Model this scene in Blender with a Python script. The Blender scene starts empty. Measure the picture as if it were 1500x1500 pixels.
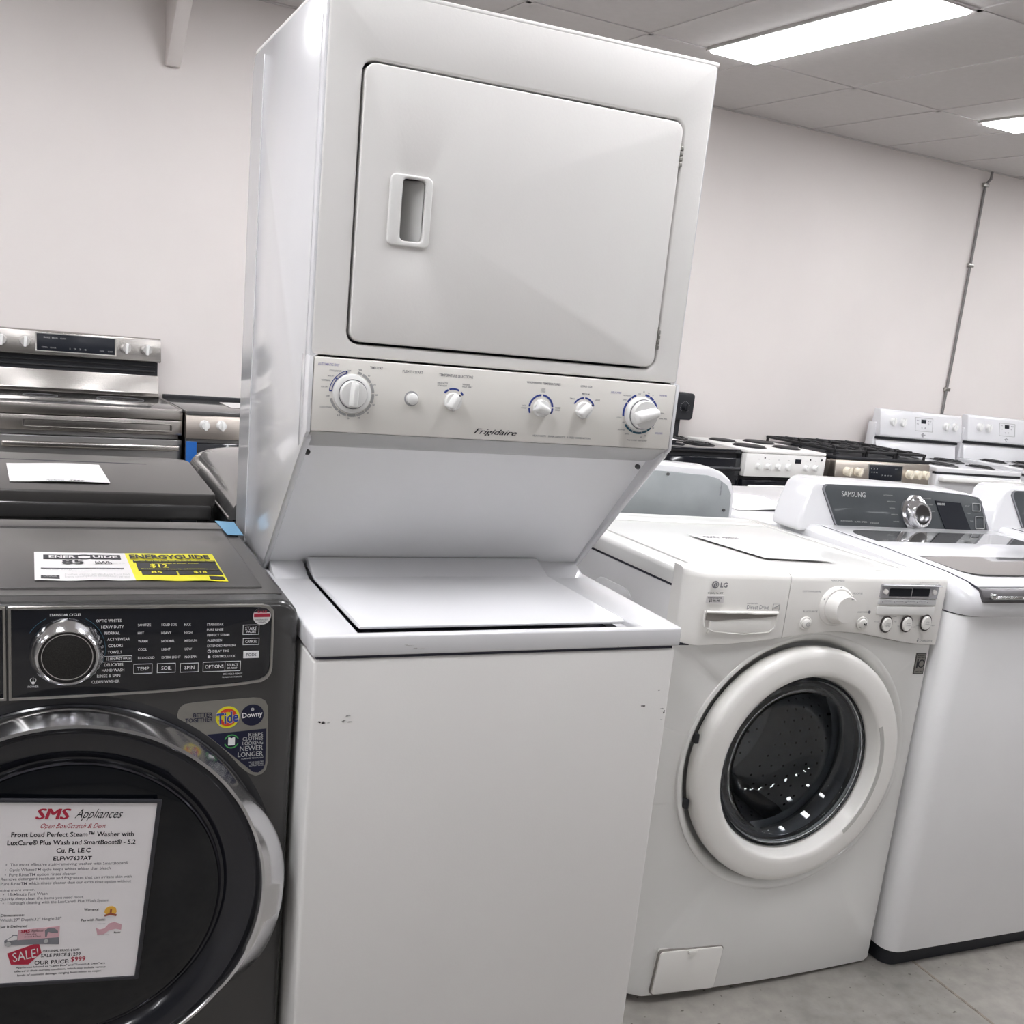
import bpy, bmesh, math, random
from mathutils import Vector, Matrix
random.seed(7)
S = bpy.context.scene
C = S.collection
R = math.radians
# ------------------------------------------------------------------ camera
CAM = (-.3991, -1.7470, 1.4490); YAW, PITCH, ROLL = .424, -.236, .100
cy, sy, cp, sp = math.cos(YAW), math.sin(YAW), math.cos(PITCH), math.sin(PITCH)
fw = Vector((sy*cp, cy*cp, sp)); rt = Vector((cy, -sy, 0)); up = rt.cross(fw)
cr, sr = math.cos(ROLL), math.sin(ROLL)
rt, up = cr*rt+sr*up, -sr*rt+cr*up
cam = bpy.data.cameras.new('camera'); camo = bpy.data.objects.new('camera', cam); C.objects.link(camo)
M = Matrix((rt, up, -fw)).transposed().to_4x4(); M.translation = CAM
camo.matrix_world = M
cam.sensor_width = 36; cam.lens = 36*1576.9/1500; cam.shift_x = .002; cam.shift_y = .0703
cam.clip_start = .02
S.camera = camo
# ------------------------------------------------------------------ view, world
S.view_settings.view_transform = 'Standard'; S.view_settings.look = 'None'
S.view_settings.gamma = 1; S.view_settings.use_curve_mapping = False
S.view_settings.exposure = -.03
LAMP_POWER = 27.5
W_ = bpy.data.worlds.new('world'); S.world = W_; W_.use_nodes = True
W_.node_tree.nodes['Background'].inputs[0].default_value = (.75, .8, .9, 1)
W_.node_tree.nodes['Background'].inputs[1].default_value = .3
TH = R(5.26)                      # the room is turned a little against the row of machines
# ------------------------------------------------------------------ materials
MATS = {}
def mat(name, col, rough=.4, metal=0, coat=0, spec=.5, noise=0, nscale=30, bump=0, bscale=200, emit=0, aniso=None, trans=0, ior=1.45, alpha=1, coat_rough=.05):
    if name in MATS: return MATS[name]
    m = bpy.data.materials.new(name); m.use_nodes = True
    nt = m.node_tree; b = nt.nodes['Principled BSDF']
    b.inputs['Base Color'].default_value = (*col, 1); b.inputs['Roughness'].default_value = rough
    b.inputs['Metallic'].default_value = metal; b.inputs['Coat Weight'].default_value = coat
    b.inputs['Coat Roughness'].default_value = coat_rough
    b.inputs['Specular IOR Level'].default_value = spec; b.inputs['IOR'].default_value = ior
    b.inputs['Transmission Weight'].default_value = trans
    if emit:
        b.inputs['Emission Color'].default_value = (*col, 1); b.inputs['Emission Strength'].default_value = emit
    if noise or bump or aniso:
        tc = nt.nodes.new('ShaderNodeTexCoord'); mp = nt.nodes.new('ShaderNodeMapping')
        nt.links.new(tc.outputs['Object'], mp.inputs[0])
        if aniso: mp.inputs['Scale'].default_value = aniso
    if noise:
        n = nt.nodes.new('ShaderNodeTexNoise'); n.inputs['Scale'].default_value = nscale; n.inputs['Detail'].default_value = 6
        nt.links.new(mp.outputs[0], n.inputs[0])
        r = nt.nodes.new('ShaderNodeMapRange'); r.inputs[1].default_value = .3; r.inputs[2].default_value = .7
        r.inputs[3].default_value = 1-noise; r.inputs[4].default_value = 1+noise
        nt.links.new(n.outputs[0], r.inputs[0])
        mx = nt.nodes.new('ShaderNodeVectorMath'); mx.operation = 'SCALE'; mx.inputs[0].default_value = col
        nt.links.new(r.outputs[0], mx.inputs[3]); nt.links.new(mx.outputs[0], b.inputs['Base Color'])
    if bump:
        n = nt.nodes.new('ShaderNodeTexNoise'); n.inputs['Scale'].default_value = bscale; n.inputs['Detail'].default_value = 3
        nt.links.new(mp.outputs[0], n.inputs[0])
        bp = nt.nodes.new('ShaderNodeBump'); bp.inputs['Strength'].default_value = bump; bp.inputs['Distance'].default_value = .001
        nt.links.new(n.outputs[0], bp.inputs['Height']); nt.links.new(bp.outputs[0], b.inputs['Normal'])
    MATS[name] = m
    return m
ENAM = mat('white_enamel', (.80, .785, .77), .5, coat=0, spec=.35, bump=.12, bscale=260, noise=.012, nscale=5)
ENAMG = mat('white_enamel_glossy', (.73, .73, .75), .16, coat=.3, noise=.01, nscale=4)
OFFW = mat('offwhite_plastic', (.77, .75, .71), .42, bump=.05, bscale=900)
GREYP = mat('pale_grey_panel', (.90, .90, .91), .4, coat=.1, bump=.05, bscale=300, noise=.01, nscale=4)
WPLAS = mat('white_plastic', (.80, .795, .78), .3, coat=.15, noise=.01, nscale=10)
LGW = mat('warm_white_enamel', (.76, .755, .735), .3, coat=.5, noise=.01, nscale=5)
LGP = mat('warm_white_plastic', (.84, .825, .795), .32, coat=.2, bump=.03, bscale=800)
LGS = mat('white_side_steel', (.85, .845, .85), .3, coat=.3, noise=.015, nscale=6)
SILV = mat('silver_plastic', (.50, .50, .53), .25, metal=.6, noise=.03, nscale=60)
TITAN = mat('titanium_enamel', (.062, .061, .061), .26, metal=.35, coat=.45, noise=.05, nscale=900, coat_rough=.08)
TITAN_TOP = mat('titanium_top', (.068, .064, .062), .38, metal=.2, coat=.25, noise=.05, nscale=900, coat_rough=.15)
GRAPH = mat('graphite_gloss', (.045, .045, .05), .14, metal=.3, coat=.7, noise=.04, nscale=700)
BLKG = mat('black_gloss', (.008, .009, .013), .08, coat=.6, noise=.1, nscale=40)
BLKGL = mat('black_door_glass', (.004, .005, .007), .05, coat=.3, spec=.35, noise=.1, nscale=30)
BLKM = mat('black_plastic', (.015, .016, .02), .45, bump=.05, bscale=600)
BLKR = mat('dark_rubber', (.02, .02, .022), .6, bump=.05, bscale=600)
GAP = mat('dark_gap', (.03, .03, .045), .7, bump=.02, bscale=100)
CHROMES = mat('soft_chrome', (.74, .74, .76), .16, metal=1, noise=.01, nscale=20)
CHROME = mat('chrome', (.78, .78, .79), .07, metal=1, noise=.01, nscale=20)
SATIN = mat('satin_silver', (.45, .44, .42), .28, metal=1, noise=.02, nscale=40)
STEEL = mat('brushed_steel', (.42, .40, .38), .27, metal=1, noise=.10, nscale=14, aniso=(1, 1, 40))
STEELL = mat('light_brushed_steel', (.68, .62, .56), .33, metal=1, noise=.05, nscale=14, aniso=(1, 1, 40))
STEELD = mat('dark_brushed_steel', (.20, .195, .19), .3, metal=1, noise=.10, nscale=14, aniso=(1, 1, 40))
GALV = mat('galvanised_plate', (.36, .385, .39), .5, metal=.35, noise=.09, nscale=9)
COOKG = mat('cooktop_glass', (.10, .098, .098), .16, coat=.5, metal=.2, noise=.05, nscale=60)
IRON = mat('cast_iron', (.018, .018, .02), .55, bump=.3, bscale=400)
PAPER = mat('paper', (.70, .68, .68), .6, noise=.01, nscale=30)
PAPERS = mat('sign_paper', (.78, .75, .76), .6, noise=.01, nscale=30)
YEL = mat('yellow_print', (.74, .69, .02), .5, noise=.01, nscale=30)
BLUET = mat('blue_tape', (.15, .34, .52), .55, bump=.1, bscale=300)
BLUEF = mat('blue_film', (.02, .12, .42), .3, bump=.1, bscale=60)
INK = mat('black_ink', (.02, .02, .025), .6, noise=.05, nscale=50)
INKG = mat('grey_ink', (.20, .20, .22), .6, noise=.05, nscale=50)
INKL = mat('light_grey_ink', (.42, .42, .42), .6, noise=.05, nscale=50)
INKGR = mat('mid_grey_ink', (.36, .36, .37), .6, noise=.05, nscale=50)
INKLIL = mat('lilac_ink', (.28, .26, .48), .6, noise=.05, nscale=50)
INKBLUE = mat('blue_ink', (.035, .06, .27), .5, noise=.05, nscale=50)
INKTEAL = mat('teal_ink', (.03, .10, .15), .5, noise=.05, nscale=50)
INKW = mat('white_print', (.85, .85, .86), .5, noise=.02, nscale=50)
INKSIL = mat('silver_print', (.55, .56, .57), .35, metal=.5, noise=.02, nscale=50)
INKR = mat('red_print', (.42, .02, .05), .5, noise=.02, nscale=50)
INKPINK = mat('pink_print', (.62, .38, .42), .5, noise=.02, nscale=50)
INKGREEN = mat('green_print', (.08, .36, .10), .5, noise=.02, nscale=50)
INKNAVY = mat('navy_print', (.006, .008, .032), .4, noise=.02, nscale=50)
INKORG = mat('orange_print', (.75, .42, .06), .5, noise=.02, nscale=50)
INKTRED = mat('bright_red_print', (.62, .06, .02), .5, noise=.02, nscale=50)
STKG = mat('sticker_grey', (.21, .20, .18), .35, noise=.03, nscale=60)
KNOBW = mat('white_knob', (.82, .82, .81), .25, coat=.3, noise=.01, nscale=20)
KNOBC = mat('cream_knob', (.80, .74, .62), .3, coat=.2, noise=.01, nscale=20)
DISP = mat('display_glass', (.012, .014, .02), .3, coat=0, spec=.3, noise=.05, nscale=50)
SAMG = mat('charcoal_console_glass', (.055, .062, .068), .34, coat=.1, noise=.03, nscale=40)
LIDG = mat('smoked_lid_glass', (.10, .098, .098), .05, coat=1, spec=1, noise=.03, nscale=40, coat_rough=.03)
SCUFF = mat('scuff_mark', (.05, .045, .045), .7, noise=.3, nscale=900)
GLASS = mat('door_bowl_glass', (.62, .66, .70), .02, trans=1, ior=1.45, noise=.01, nscale=20)
DRUM = mat('drum_steel', (.62, .62, .62), .42, metal=.6, noise=.05, nscale=40)
DRUMD = mat('drum_hole', (.01, .01, .012), .6, noise=.05, nscale=40)
GASK = mat('grey_gasket', (.10, .105, .115), .45, bump=.05, bscale=200)
WALL = mat('painted_wall', (.73, .685, .665), .62, noise=.025, nscale=1.7, bump=.25, bscale=45)
WALLD = mat('grey_far_wall', (.30, .29, .28), .7, noise=.03, nscale=2)
CEILT = mat('ceiling_tile', (.60, .58, .57), .85, noise=.02, nscale=25, bump=.3, bscale=180)
CEILG = mat('ceiling_grid', (.58, .56, .55), .5, noise=.01, nscale=20)
LAMPD = mat('lamp_diffuser', (.975, .975, 1.0), .5, emit=LAMP_POWER)
def floor_mat():
    m = bpy.data.materials.new('sealed_concrete'); m.use_nodes = True; nt = m.node_tree; b = nt.nodes['Principled BSDF']
    tc = nt.nodes.new('ShaderNodeTexCoord')
    a = nt.nodes.new('ShaderNodeTexNoise'); a.inputs['Scale'].default_value = 1.6; a.inputs['Detail'].default_value = 8; a.inputs['Roughness'].default_value = .65
    c = nt.nodes.new('ShaderNodeTexNoise'); c.inputs['Scale'].default_value = 26; c.inputs['Detail'].default_value = 8
    nt.links.new(tc.outputs['Object'], a.inputs[0]); nt.links.new(tc.outputs['Object'], c.inputs[0])
    mx = nt.nodes.new('ShaderNodeMix'); mx.inputs[0].default_value = .35
    nt.links.new(a.outputs[0], mx.inputs[2]); nt.links.new(c.outputs[0], mx.inputs[3])
    cr_ = nt.nodes.new('ShaderNodeValToRGB'); cr_.color_ramp.elements[0].position = .36; cr_.color_ramp.elements[1].position = .66
    cr_.color_ramp.elements[0].color = (.17, .16, .15, 1); cr_.color_ramp.elements[1].color = (.33, .31, .285, 1)
    nt.links.new(mx.outputs[0], cr_.inputs[0])
    v = nt.nodes.new('ShaderNodeTexNoise'); v.inputs['Scale'].default_value = 60; v.inputs['Detail'].default_value = 2
    nt.links.new(tc.outputs['Object'], v.inputs[0])
    st = nt.nodes.new('ShaderNodeValToRGB'); st.color_ramp.elements[0].position = .27; st.color_ramp.elements[1].position = .31
    st.color_ramp.elements[0].color = (.35, .33, .3, 1); st.color_ramp.elements[1].color = (1, 1, 1, 1)
    nt.links.new(v.outputs[0], st.inputs[0])
    mu = nt.nodes.new('ShaderNodeMix'); mu.data_type = 'RGBA'; mu.blend_type = 'MULTIPLY'; mu.inputs[0].default_value = 1
    nt.links.new(cr_.outputs[0], mu.inputs[6]); nt.links.new(st.outputs[0], mu.inputs[7])
    nt.links.new(mu.outputs[2], b.inputs['Base Color'])
    b.inputs['Roughness'].default_value = .42
    bp = nt.nodes.new('ShaderNodeBump'); bp.inputs['Strength'].default_value = .15; bp.inputs['Distance'].default_value = .002
    nt.links.new(c.outputs[0], bp.inputs['Height']); nt.links.new(bp.outputs[0], b.inputs['Normal'])
    return m
FLOOR = floor_mat()
# ------------------------------------------------------------------ mesh helpers
def cat(*bms):
    out = bms[0]
    for b in bms[1:]:
        me = bpy.data.meshes.new('tmp'); b.to_mesh(me); b.free(); out.from_mesh(me); bpy.data.meshes.remove(me)
    return out
def bevel(bm, w, seg=2, ang=30, pick=None):
    bm.normal_update()
    es = [e for e in bm.edges if len(e.link_faces) == 2 and e.calc_face_angle(0) > R(ang) and (pick is None or pick(e))]
    if w > 0 and es:
        bmesh.ops.bevel(bm, geom=es, offset=w, offset_type='OFFSET', segments=seg, profile=.5, affect='EDGES', clamp_overlap=True)
    return bm
def box(x0, x1, y0, y1, z0, z1, w=0, seg=2, pick=None):
    bm = bmesh.new()
    v = [bm.verts.new((x, y, z)) for x in (x0, x1) for y in (y0, y1) for z in (z0, z1)]
    for f in ((0,1,3,2),(4,6,7,5),(0,4,5,1),(2,3,7,6),(0,2,6,4),(1,5,7,3)): bm.faces.new([v[i] for i in f])
    bmesh.ops.recalc_face_normals(bm, faces=bm.faces)
    return bevel(bm, w, seg, 30, pick)
AX = {'x': lambda a, b, h: (h, a, b), 'y': lambda a, b, h: (a, h, b), 'z': lambda a, b, h: (a, b, h)}
def prism(poly, axis, lo, hi, w=0, seg=2, pick=None, ang=30):
    """poly in (y,z) for axis x, (x,z) for y, (x,y) for z"""
    bm = bmesh.new(); f = AX[axis]
    a = [bm.verts.new(f(p[0], p[1], lo)) for p in poly]; b = [bm.verts.new(f(p[0], p[1], hi)) for p in poly]
    n = len(poly)
    bm.faces.new(a); bm.faces.new(b[::-1])
    for i in range(n): bm.faces.new((a[i], b[i], b[(i+1) % n], a[(i+1) % n]))
    bmesh.ops.recalc_face_normals(bm, faces=bm.faces)
    return bevel(bm, w, seg, ang, pick)
def rrect(x0, x1, z0, z1, r, n=5):
    o = []
    rs = r if isinstance(r, (tuple, list)) else (r, r, r, r)       # br, tr, tl, bl
    for (cx, cz, a0), q in zip(((x1, z0, -90), (x1, z1, 0), (x0, z1, 90), (x0, z0, 180)), rs):
        sx = -1 if cx == x1 else 1; sz = -1 if cz == z1 else 1
        if q <= 0: o.append((cx, cz)); continue
        for i in range(n+1):
            a = R(a0+90*i/n); o.append((cx+sx*q+q*math.cos(a), cz+sz*q+q*math.sin(a)))
    return o
def circle(cx, cz, r, n=48, a0=0): return [(cx+r*math.cos(R(a0)+2*math.pi*i/n), cz+r*math.sin(R(a0)+2*math.pi*i/n)) for i in range(n)]
def raycast(poly, c, a):
    dx, dz = math.cos(a), math.sin(a); best = None
    for i in range(len(poly)):
        p, q = poly[i], poly[(i+1) % len(poly)]
        ex, ez = q[0]-p[0], q[1]-p[1]; den = dx*ez-dz*ex
        if abs(den) < 1e-12: continue
        wx, wz = p[0]-c[0], p[1]-c[1]
        t = (wx*ez-wz*ex)/den; s = (wx*dz-wz*dx)/den
        if t > 0 and -1e-6 <= s <= 1+1e-6 and (best is None or t > best): best = t
    return (c[0]+dx*best, c[1]+dz*best)
def ring(outer, inner, axis, lo, hi, w=0, seg=2, pick=None, c=None, n=0):
    if c is None: c = (sum(p[0] for p in inner)/len(inner), sum(p[1] for p in inner)/len(inner))
    an = sorted(set([round(math.atan2(p[1]-c[1], p[0]-c[0]), 5) for p in list(outer)+list(inner)] + [round(-math.pi+2*math.pi*(i+.5)/n, 5) for i in range(n)] if n else [round(math.atan2(p[1]-c[1], p[0]-c[0]), 5) for p in list(outer)+list(inner)]))
    cl = [an[0]]
    for a in an[1:]:
        if a-cl[-1] > 2e-3: cl.append(a)
    O = [raycast(outer, c, a) for a in cl]; I = [raycast(inner, c, a) for a in cl]
    bm = bmesh.new(); f = AX[axis]; m = len(cl)
    ol = [bm.verts.new(f(*p, lo)) for p in O]; oh = [bm.verts.new(f(*p, hi)) for p in O]
    il = [bm.verts.new(f(*p, lo)) for p in I]; ih = [bm.verts.new(f(*p, hi)) for p in I]
    for i in range(m):
        j = (i+1) % m
        bm.faces.new((ol[i], ol[j], il[j], il[i])); bm.faces.new((oh[i], ih[i], ih[j], oh[j]))
        bm.faces.new((ol[i], oh[i], oh[j], ol[j])); bm.faces.new((il[i], il[j], ih[j], ih[i]))
    bmesh.ops.recalc_face_normals(bm, faces=bm.faces)
    return bevel(bm, w, seg, 50, pick)
def lathe(prof, c, axis='y', n=40, closed=False):
    """prof: (radius, height along axis)"""
    bm = bmesh.new(); rows = []
    for r, h in prof:
        row = []
        for i in range(n):
            a = 2*math.pi*i/n; p = (r*math.cos(a), r*math.sin(a))
            if axis == 'y': q = (c[0]+p[0], c[1]+h, c[2]+p[1])
            elif axis == 'z': q = (c[0]+p[0], c[1]+p[1], c[2]+h)
            else: q = (c[0]+h, c[1]+p[0], c[2]+p[1])
            row.append(bm.verts.new(q))
        rows.append(row)
    for a, b in zip(rows, rows[1:]):
        for i in range(n): bm.faces.new((a[i], a[(i+1) % n], b[(i+1) % n], b[i]))
    if not closed:
        if prof[0][0] > 1e-6: bm.faces.new(rows[0])
        if prof[-1][0] > 1e-6: bm.faces.new(rows[-1][::-1])
    else:
        for i in range(n): bm.faces.new((rows[-1][i], rows[-1][(i+1) % n], rows[0][(i+1) % n], rows[0][i]))
    bmesh.ops.remove_doubles(bm, verts=bm.verts, dist=1e-6)
    bmesh.ops.recalc_face_normals(bm, faces=bm.faces)
    return bm
def tube(pts, r, n=8, closed=False):
    bm = bmesh.new(); pts = [Vector(p) for p in pts]; rows = []
    m = len(pts)
    for i, p in enumerate(pts):
        d = (pts[(i+1) % m]-pts[i-1]) if closed else (pts[min(i+1, m-1)]-pts[max(i-1, 0)])
        d.normalize(); u = d.orthogonal().normalized()
        if i: u = (pu-d*pu.dot(d)).normalized()
        pu = u; v = d.cross(u)
        rows.append([bm.verts.new(p+r*(math.cos(2*math.pi*k/n)*u+math.sin(2*math.pi*k/n)*v)) for k in range(n)])
    for a, b in list(zip(rows, rows[1:]))+([(rows[-1], rows[0])] if closed else []):
        for k in range(n): bm.faces.new((a[k], a[(k+1) % n], b[(k+1) % n], b[k]))
    if not closed: bm.faces.new(rows[0][::-1]); bm.faces.new(rows[-1])
    bmesh.ops.recalc_face_normals(bm, faces=bm.faces)
    return bm
def arc(cx, cz, r0, r1, a0, a1, y, t=.0004, n=None, axis='y'):
    n = n or max(4, int(abs(a1-a0)/6)); A = [R(a0+(a1-a0)*i/n) for i in range(n+1)]
    poly = [(cx+r1*math.cos(a), cz+r1*math.sin(a)) for a in A]+[(cx+r0*math.cos(a), cz+r0*math.sin(a)) for a in A[::-1]]
    bm = bmesh.new(); f = AX[axis]; lo, hi = y-t, y+t
    P = [[bm.verts.new(f(*p, h)) for p in poly] for h in (lo, hi)]; k = len(poly)
    for i in range(n):
        for Q in P: bm.faces.new((Q[i], Q[i+1], Q[k-2-i], Q[k-1-i]))
    for i in range(k): bm.faces.new((P[0][i], P[0][(i+1) % k], P[1][(i+1) % k], P[1][i]))
    bmesh.ops.recalc_face_normals(bm, faces=bm.faces)
    return bm
def move(bm, f):
    for v in bm.verts: v.co = Vector(f(*v.co))
    return bm
def xf(bm, m): bmesh.ops.transform(bm, matrix=m, verts=bm.verts); return bm
def rotz(bm, a, c): return xf(bm, Matrix.Translation(c) @ Matrix.Rotation(a, 4, 'Z') @ Matrix.Translation(-Vector(c)))
def roty(bm, a, c): return xf(bm, Matrix.Translation(c) @ Matrix.Rotation(a, 4, 'Y') @ Matrix.Translation(-Vector(c)))
_tc = {}
def btext(items, y, dx, bold=0, shear=0, mode='y'):
    """heavier letters: the same print three times, a hair apart"""
    return cat(*[text([(s, a+dx*k, b-dx*(2-k), z, h) for s, a, b, z, h in items], y-.00004*k, bold, shear, mode) for k in range(3)])
def text(items, y, bold=0, shear=0, mode='y', t=0):
    """items (string, x0, x1, baseline, cap height): flat print fitted to that width; mode y: upright facing -y; mode z: lying, read from the front"""
    out = bmesh.new()
    for s, x0, x1, z, h in items:
        key = (s, bold, shear)
        if key not in _tc:
            cu = bpy.data.curves.new('t', 'FONT'); cu.body = s; cu.size = 1; cu.resolution_u = 2; cu.offset = bold; cu.shear = shear
            if t: cu.extrude = 0
            o = bpy.data.objects.new('t', cu); C.objects.link(o)
            dg = bpy.context.evaluated_depsgraph_get(); me = bpy.data.meshes.new_from_object(o.evaluated_get(dg))
            bpy.data.objects.remove(o); bpy.data.curves.remove(cu)
            xs = [v.co.x for v in me.vertices]
            _tc[key] = (me, min(xs), max(xs))
        me, a, b = _tc[key]
        n0 = len(out.verts); out.from_mesh(me); out.verts.ensure_lookup_table()
        k = (x1-x0)/max(b-a, 1e-6); kz = h/.70
        for v in out.verts[n0:]:
            X = x0+(v.co.x-a)*k; Z = z+v.co.y*kz
            v.co = (X, y, Z) if mode == 'y' else (X, Z, y)
    return out
COUNT = {}
def link(name, bm, material, smooth=38):
    me = bpy.data.meshes.new(name)
    bm.normal_update()
    for f in bm.faces: f.smooth = True
    for e in bm.edges:
        if len(e.link_faces) != 2 or e.calc_face_angle(0) > R(smooth): e.smooth = False
    bm.to_mesh(me); bm.free(); me.materials.append(material)
    o = bpy.data.objects.new(name, me); C.objects.link(o)
    return o
def tag(o, label=None, cat_=None, group=None, kind=None):
    if label: o['label'] = label
    if cat_: o['category'] = cat_
    if group: o['group'] = group
    if kind: o['kind'] = kind
    return o
def thing(name, label, cat_, loc=(0, 0, 0), rot=(0, 0, 0), group=None, world=False):
    o = bpy.data.objects.new(name, None); C.objects.link(o); o.location = loc; o.rotation_euler = rot
    o.empty_display_size = .1
    tag(o, label, cat_, group); o['_w'] = 0
    if world: WORLD.add(o.name)
    return o
WORLD = set()
def part(root, name, bm, material, label=None, smooth=38):
    """a part; for a root listed in WORLD the mesh was written in world coordinates"""
    if root.name in WORLD:
        l = Vector(root.location); bmesh.ops.translate(bm, vec=-l, verts=bm.verts)
    o = link(name, bm, material, smooth); o.parent = root
    if label: o['label'] = label
    return o
def sub(par, name, bm, material, root=None, label=None, smooth=38):
    """a sub-part of part par; coordinates as for part()"""
    if root is not None and root.name in WORLD:
        bmesh.ops.translate(bm, vec=-Vector(root.location), verts=bm.verts)
    o = link(name, bm, material, smooth); o.parent = par
    if label: o['label'] = label
    return o
def struct(name, bm, material, rot=0, label=None):
    o = link(name, bm, material); o['kind'] = 'structure'; o.rotation_euler = (0, 0, rot)
    o['label'] = label or name
    return o
def room(u, v, z=0):
    return (u*math.cos(TH)-v*math.sin(TH), u*math.sin(TH)+v*math.cos(TH), z)
# printed words: (string, left, right, baseline, cap height) in metres on each face
STK_GREY = [('TIMED DRY', 0.0962, 0.1178, 1.356, 0.004),
 ('PUSH TO START', 0.1518, 0.1871, 1.3539, 0.0043),
 ('TEMPERATURE SELECTIONS', 0.2158, 0.2771, 1.3529, 0.0043),
 ('COOL DOWN', 0.0293, 0.0488, 1.3471, 0.0028),
 ('MORE DRY', 0.0271, 0.0374, 1.3389, 0.0023),
 ('NORMAL', 0.0171, 0.0318, 1.3314, 0.0028),
 ('LESS DRY', 0.017, 0.0289, 1.3209, 0.0023),
 ('OFF', 0.0257, 0.0319, 1.3061, 0.0028),
 ('COOL DOWN', 0.0169, 0.036, 1.2882, 0.003),
 ('OFF', 0.0584, 0.0649, 1.3492, 0.0023),
 ('90', 0.0772, 0.0825, 1.3512, 0.0028),
 ('80', 0.0934, 0.097, 1.3432, 0.0028),
 ('70', 0.1032, 0.1076, 1.329, 0.0028),
 ('60', 0.1073, 0.1115, 1.3129, 0.0028),
 ('50', 0.104, 0.1082, 1.2963, 0.0028),
 ('40', 0.095, 0.099, 1.2824, 0.0029),
 ('30', 0.0803, 0.0844, 1.2739, 0.0029),
 ('20', 0.0625, 0.0664, 1.272, 0.0028),
 ('10', 0.0467, 0.0508, 1.2761, 0.0028),
 ('DELICATES', 0.2142, 0.2323, 1.3404, 0.0026),
 ('LOW HEAT', 0.2145, 0.2314, 1.336, 0.0027),
 ('WHITES', 0.2587, 0.2724, 1.3404, 0.0027),
 ('HIGH HEAT', 0.259, 0.2775, 1.3367, 0.0027),
 ('WASH/RINSE TEMPERATURES', 0.3774, 0.443, 1.3521, 0.0039),
 ('COLD', 0.4056, 0.4144, 1.343, 0.0026),
 ('COLD', 0.4061, 0.4149, 1.3388, 0.0026),
 ('LOAD SIZE', 0.4829, 0.5057, 1.3524, 0.0036),
 ('MEDIUM', 0.4872, 0.5017, 1.3398, 0.0025),
 ('SMALL', 0.464, 0.4741, 1.3301, 0.0025),
 ('LARGE', 0.5141, 0.5243, 1.3306, 0.0025),
 ('HOT', 0.3737, 0.3805, 1.3124, 0.0024),
 ('COLD', 0.3717, 0.3819, 1.3086, 0.0024),
 ('WARM', 0.4368, 0.4475, 1.3123, 0.0024),
 ('COLD', 0.4373, 0.4472, 1.3081, 0.0025),
 ('PREWASH', 0.5699, 0.5856, 1.3425, 0.0023),
 ('SPIN', 0.571, 0.5799, 1.3345, 0.0023),
 ('COLD', 0.5627, 0.5722, 1.3023, 0.0023),
 ('OFF', 0.575, 0.5802, 1.2941, 0.0023),
 ('OFF', 0.6011, 0.6069, 1.3469, 0.0023),
 ('12', 0.6111, 0.6143, 1.3512, 0.0023),
 ('10', 0.6213, 0.6248, 1.3495, 0.0023),
 ('8', 0.6313, 0.6334, 1.346, 0.0023),
 ('SPIN', 0.6517, 0.6604, 1.315, 0.0023),
 ('FINAL SPIN', 0.6516, 0.6679, 1.3051, 0.0023),
 ('OFF', 0.6387, 0.6433, 1.2867, 0.0023),
 ('PREWASH', 0.5678, 0.5829, 1.2805, 0.0023),
 ('SPIN', 0.5834, 0.5911, 1.2736, 0.0023),
 ('10', 0.6253, 0.628, 1.2723, 0.0023),
 ('6', 0.617, 0.6192, 1.2695, 0.0023),
 ('PULL TO START  PUSH TO STOP', 0.5904, 0.6312, 1.2626, 0.0023),
 ('HEAVY DUTY   SUPER CAPACITY   3-SPEED COMBINATION', 0.3994, 0.5133, 1.2608, 0.0032)]
STK_LILAC = [('AUTOMATIC DRY', 0.0103, 0.0451, 1.3559, 0.0039),
 ('DELICATES', 0.5453, 0.5658, 1.3461, 0.0032),
 ('WHITES', 0.6462, 0.6616, 1.3467, 0.0032),
 ('COLORS', 0.6469, 0.6625, 1.2775, 0.0033)]
STK_LOGO = [('Frigidaire', 0.2869, 0.3684, 1.2599, 0.0096)]
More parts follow.
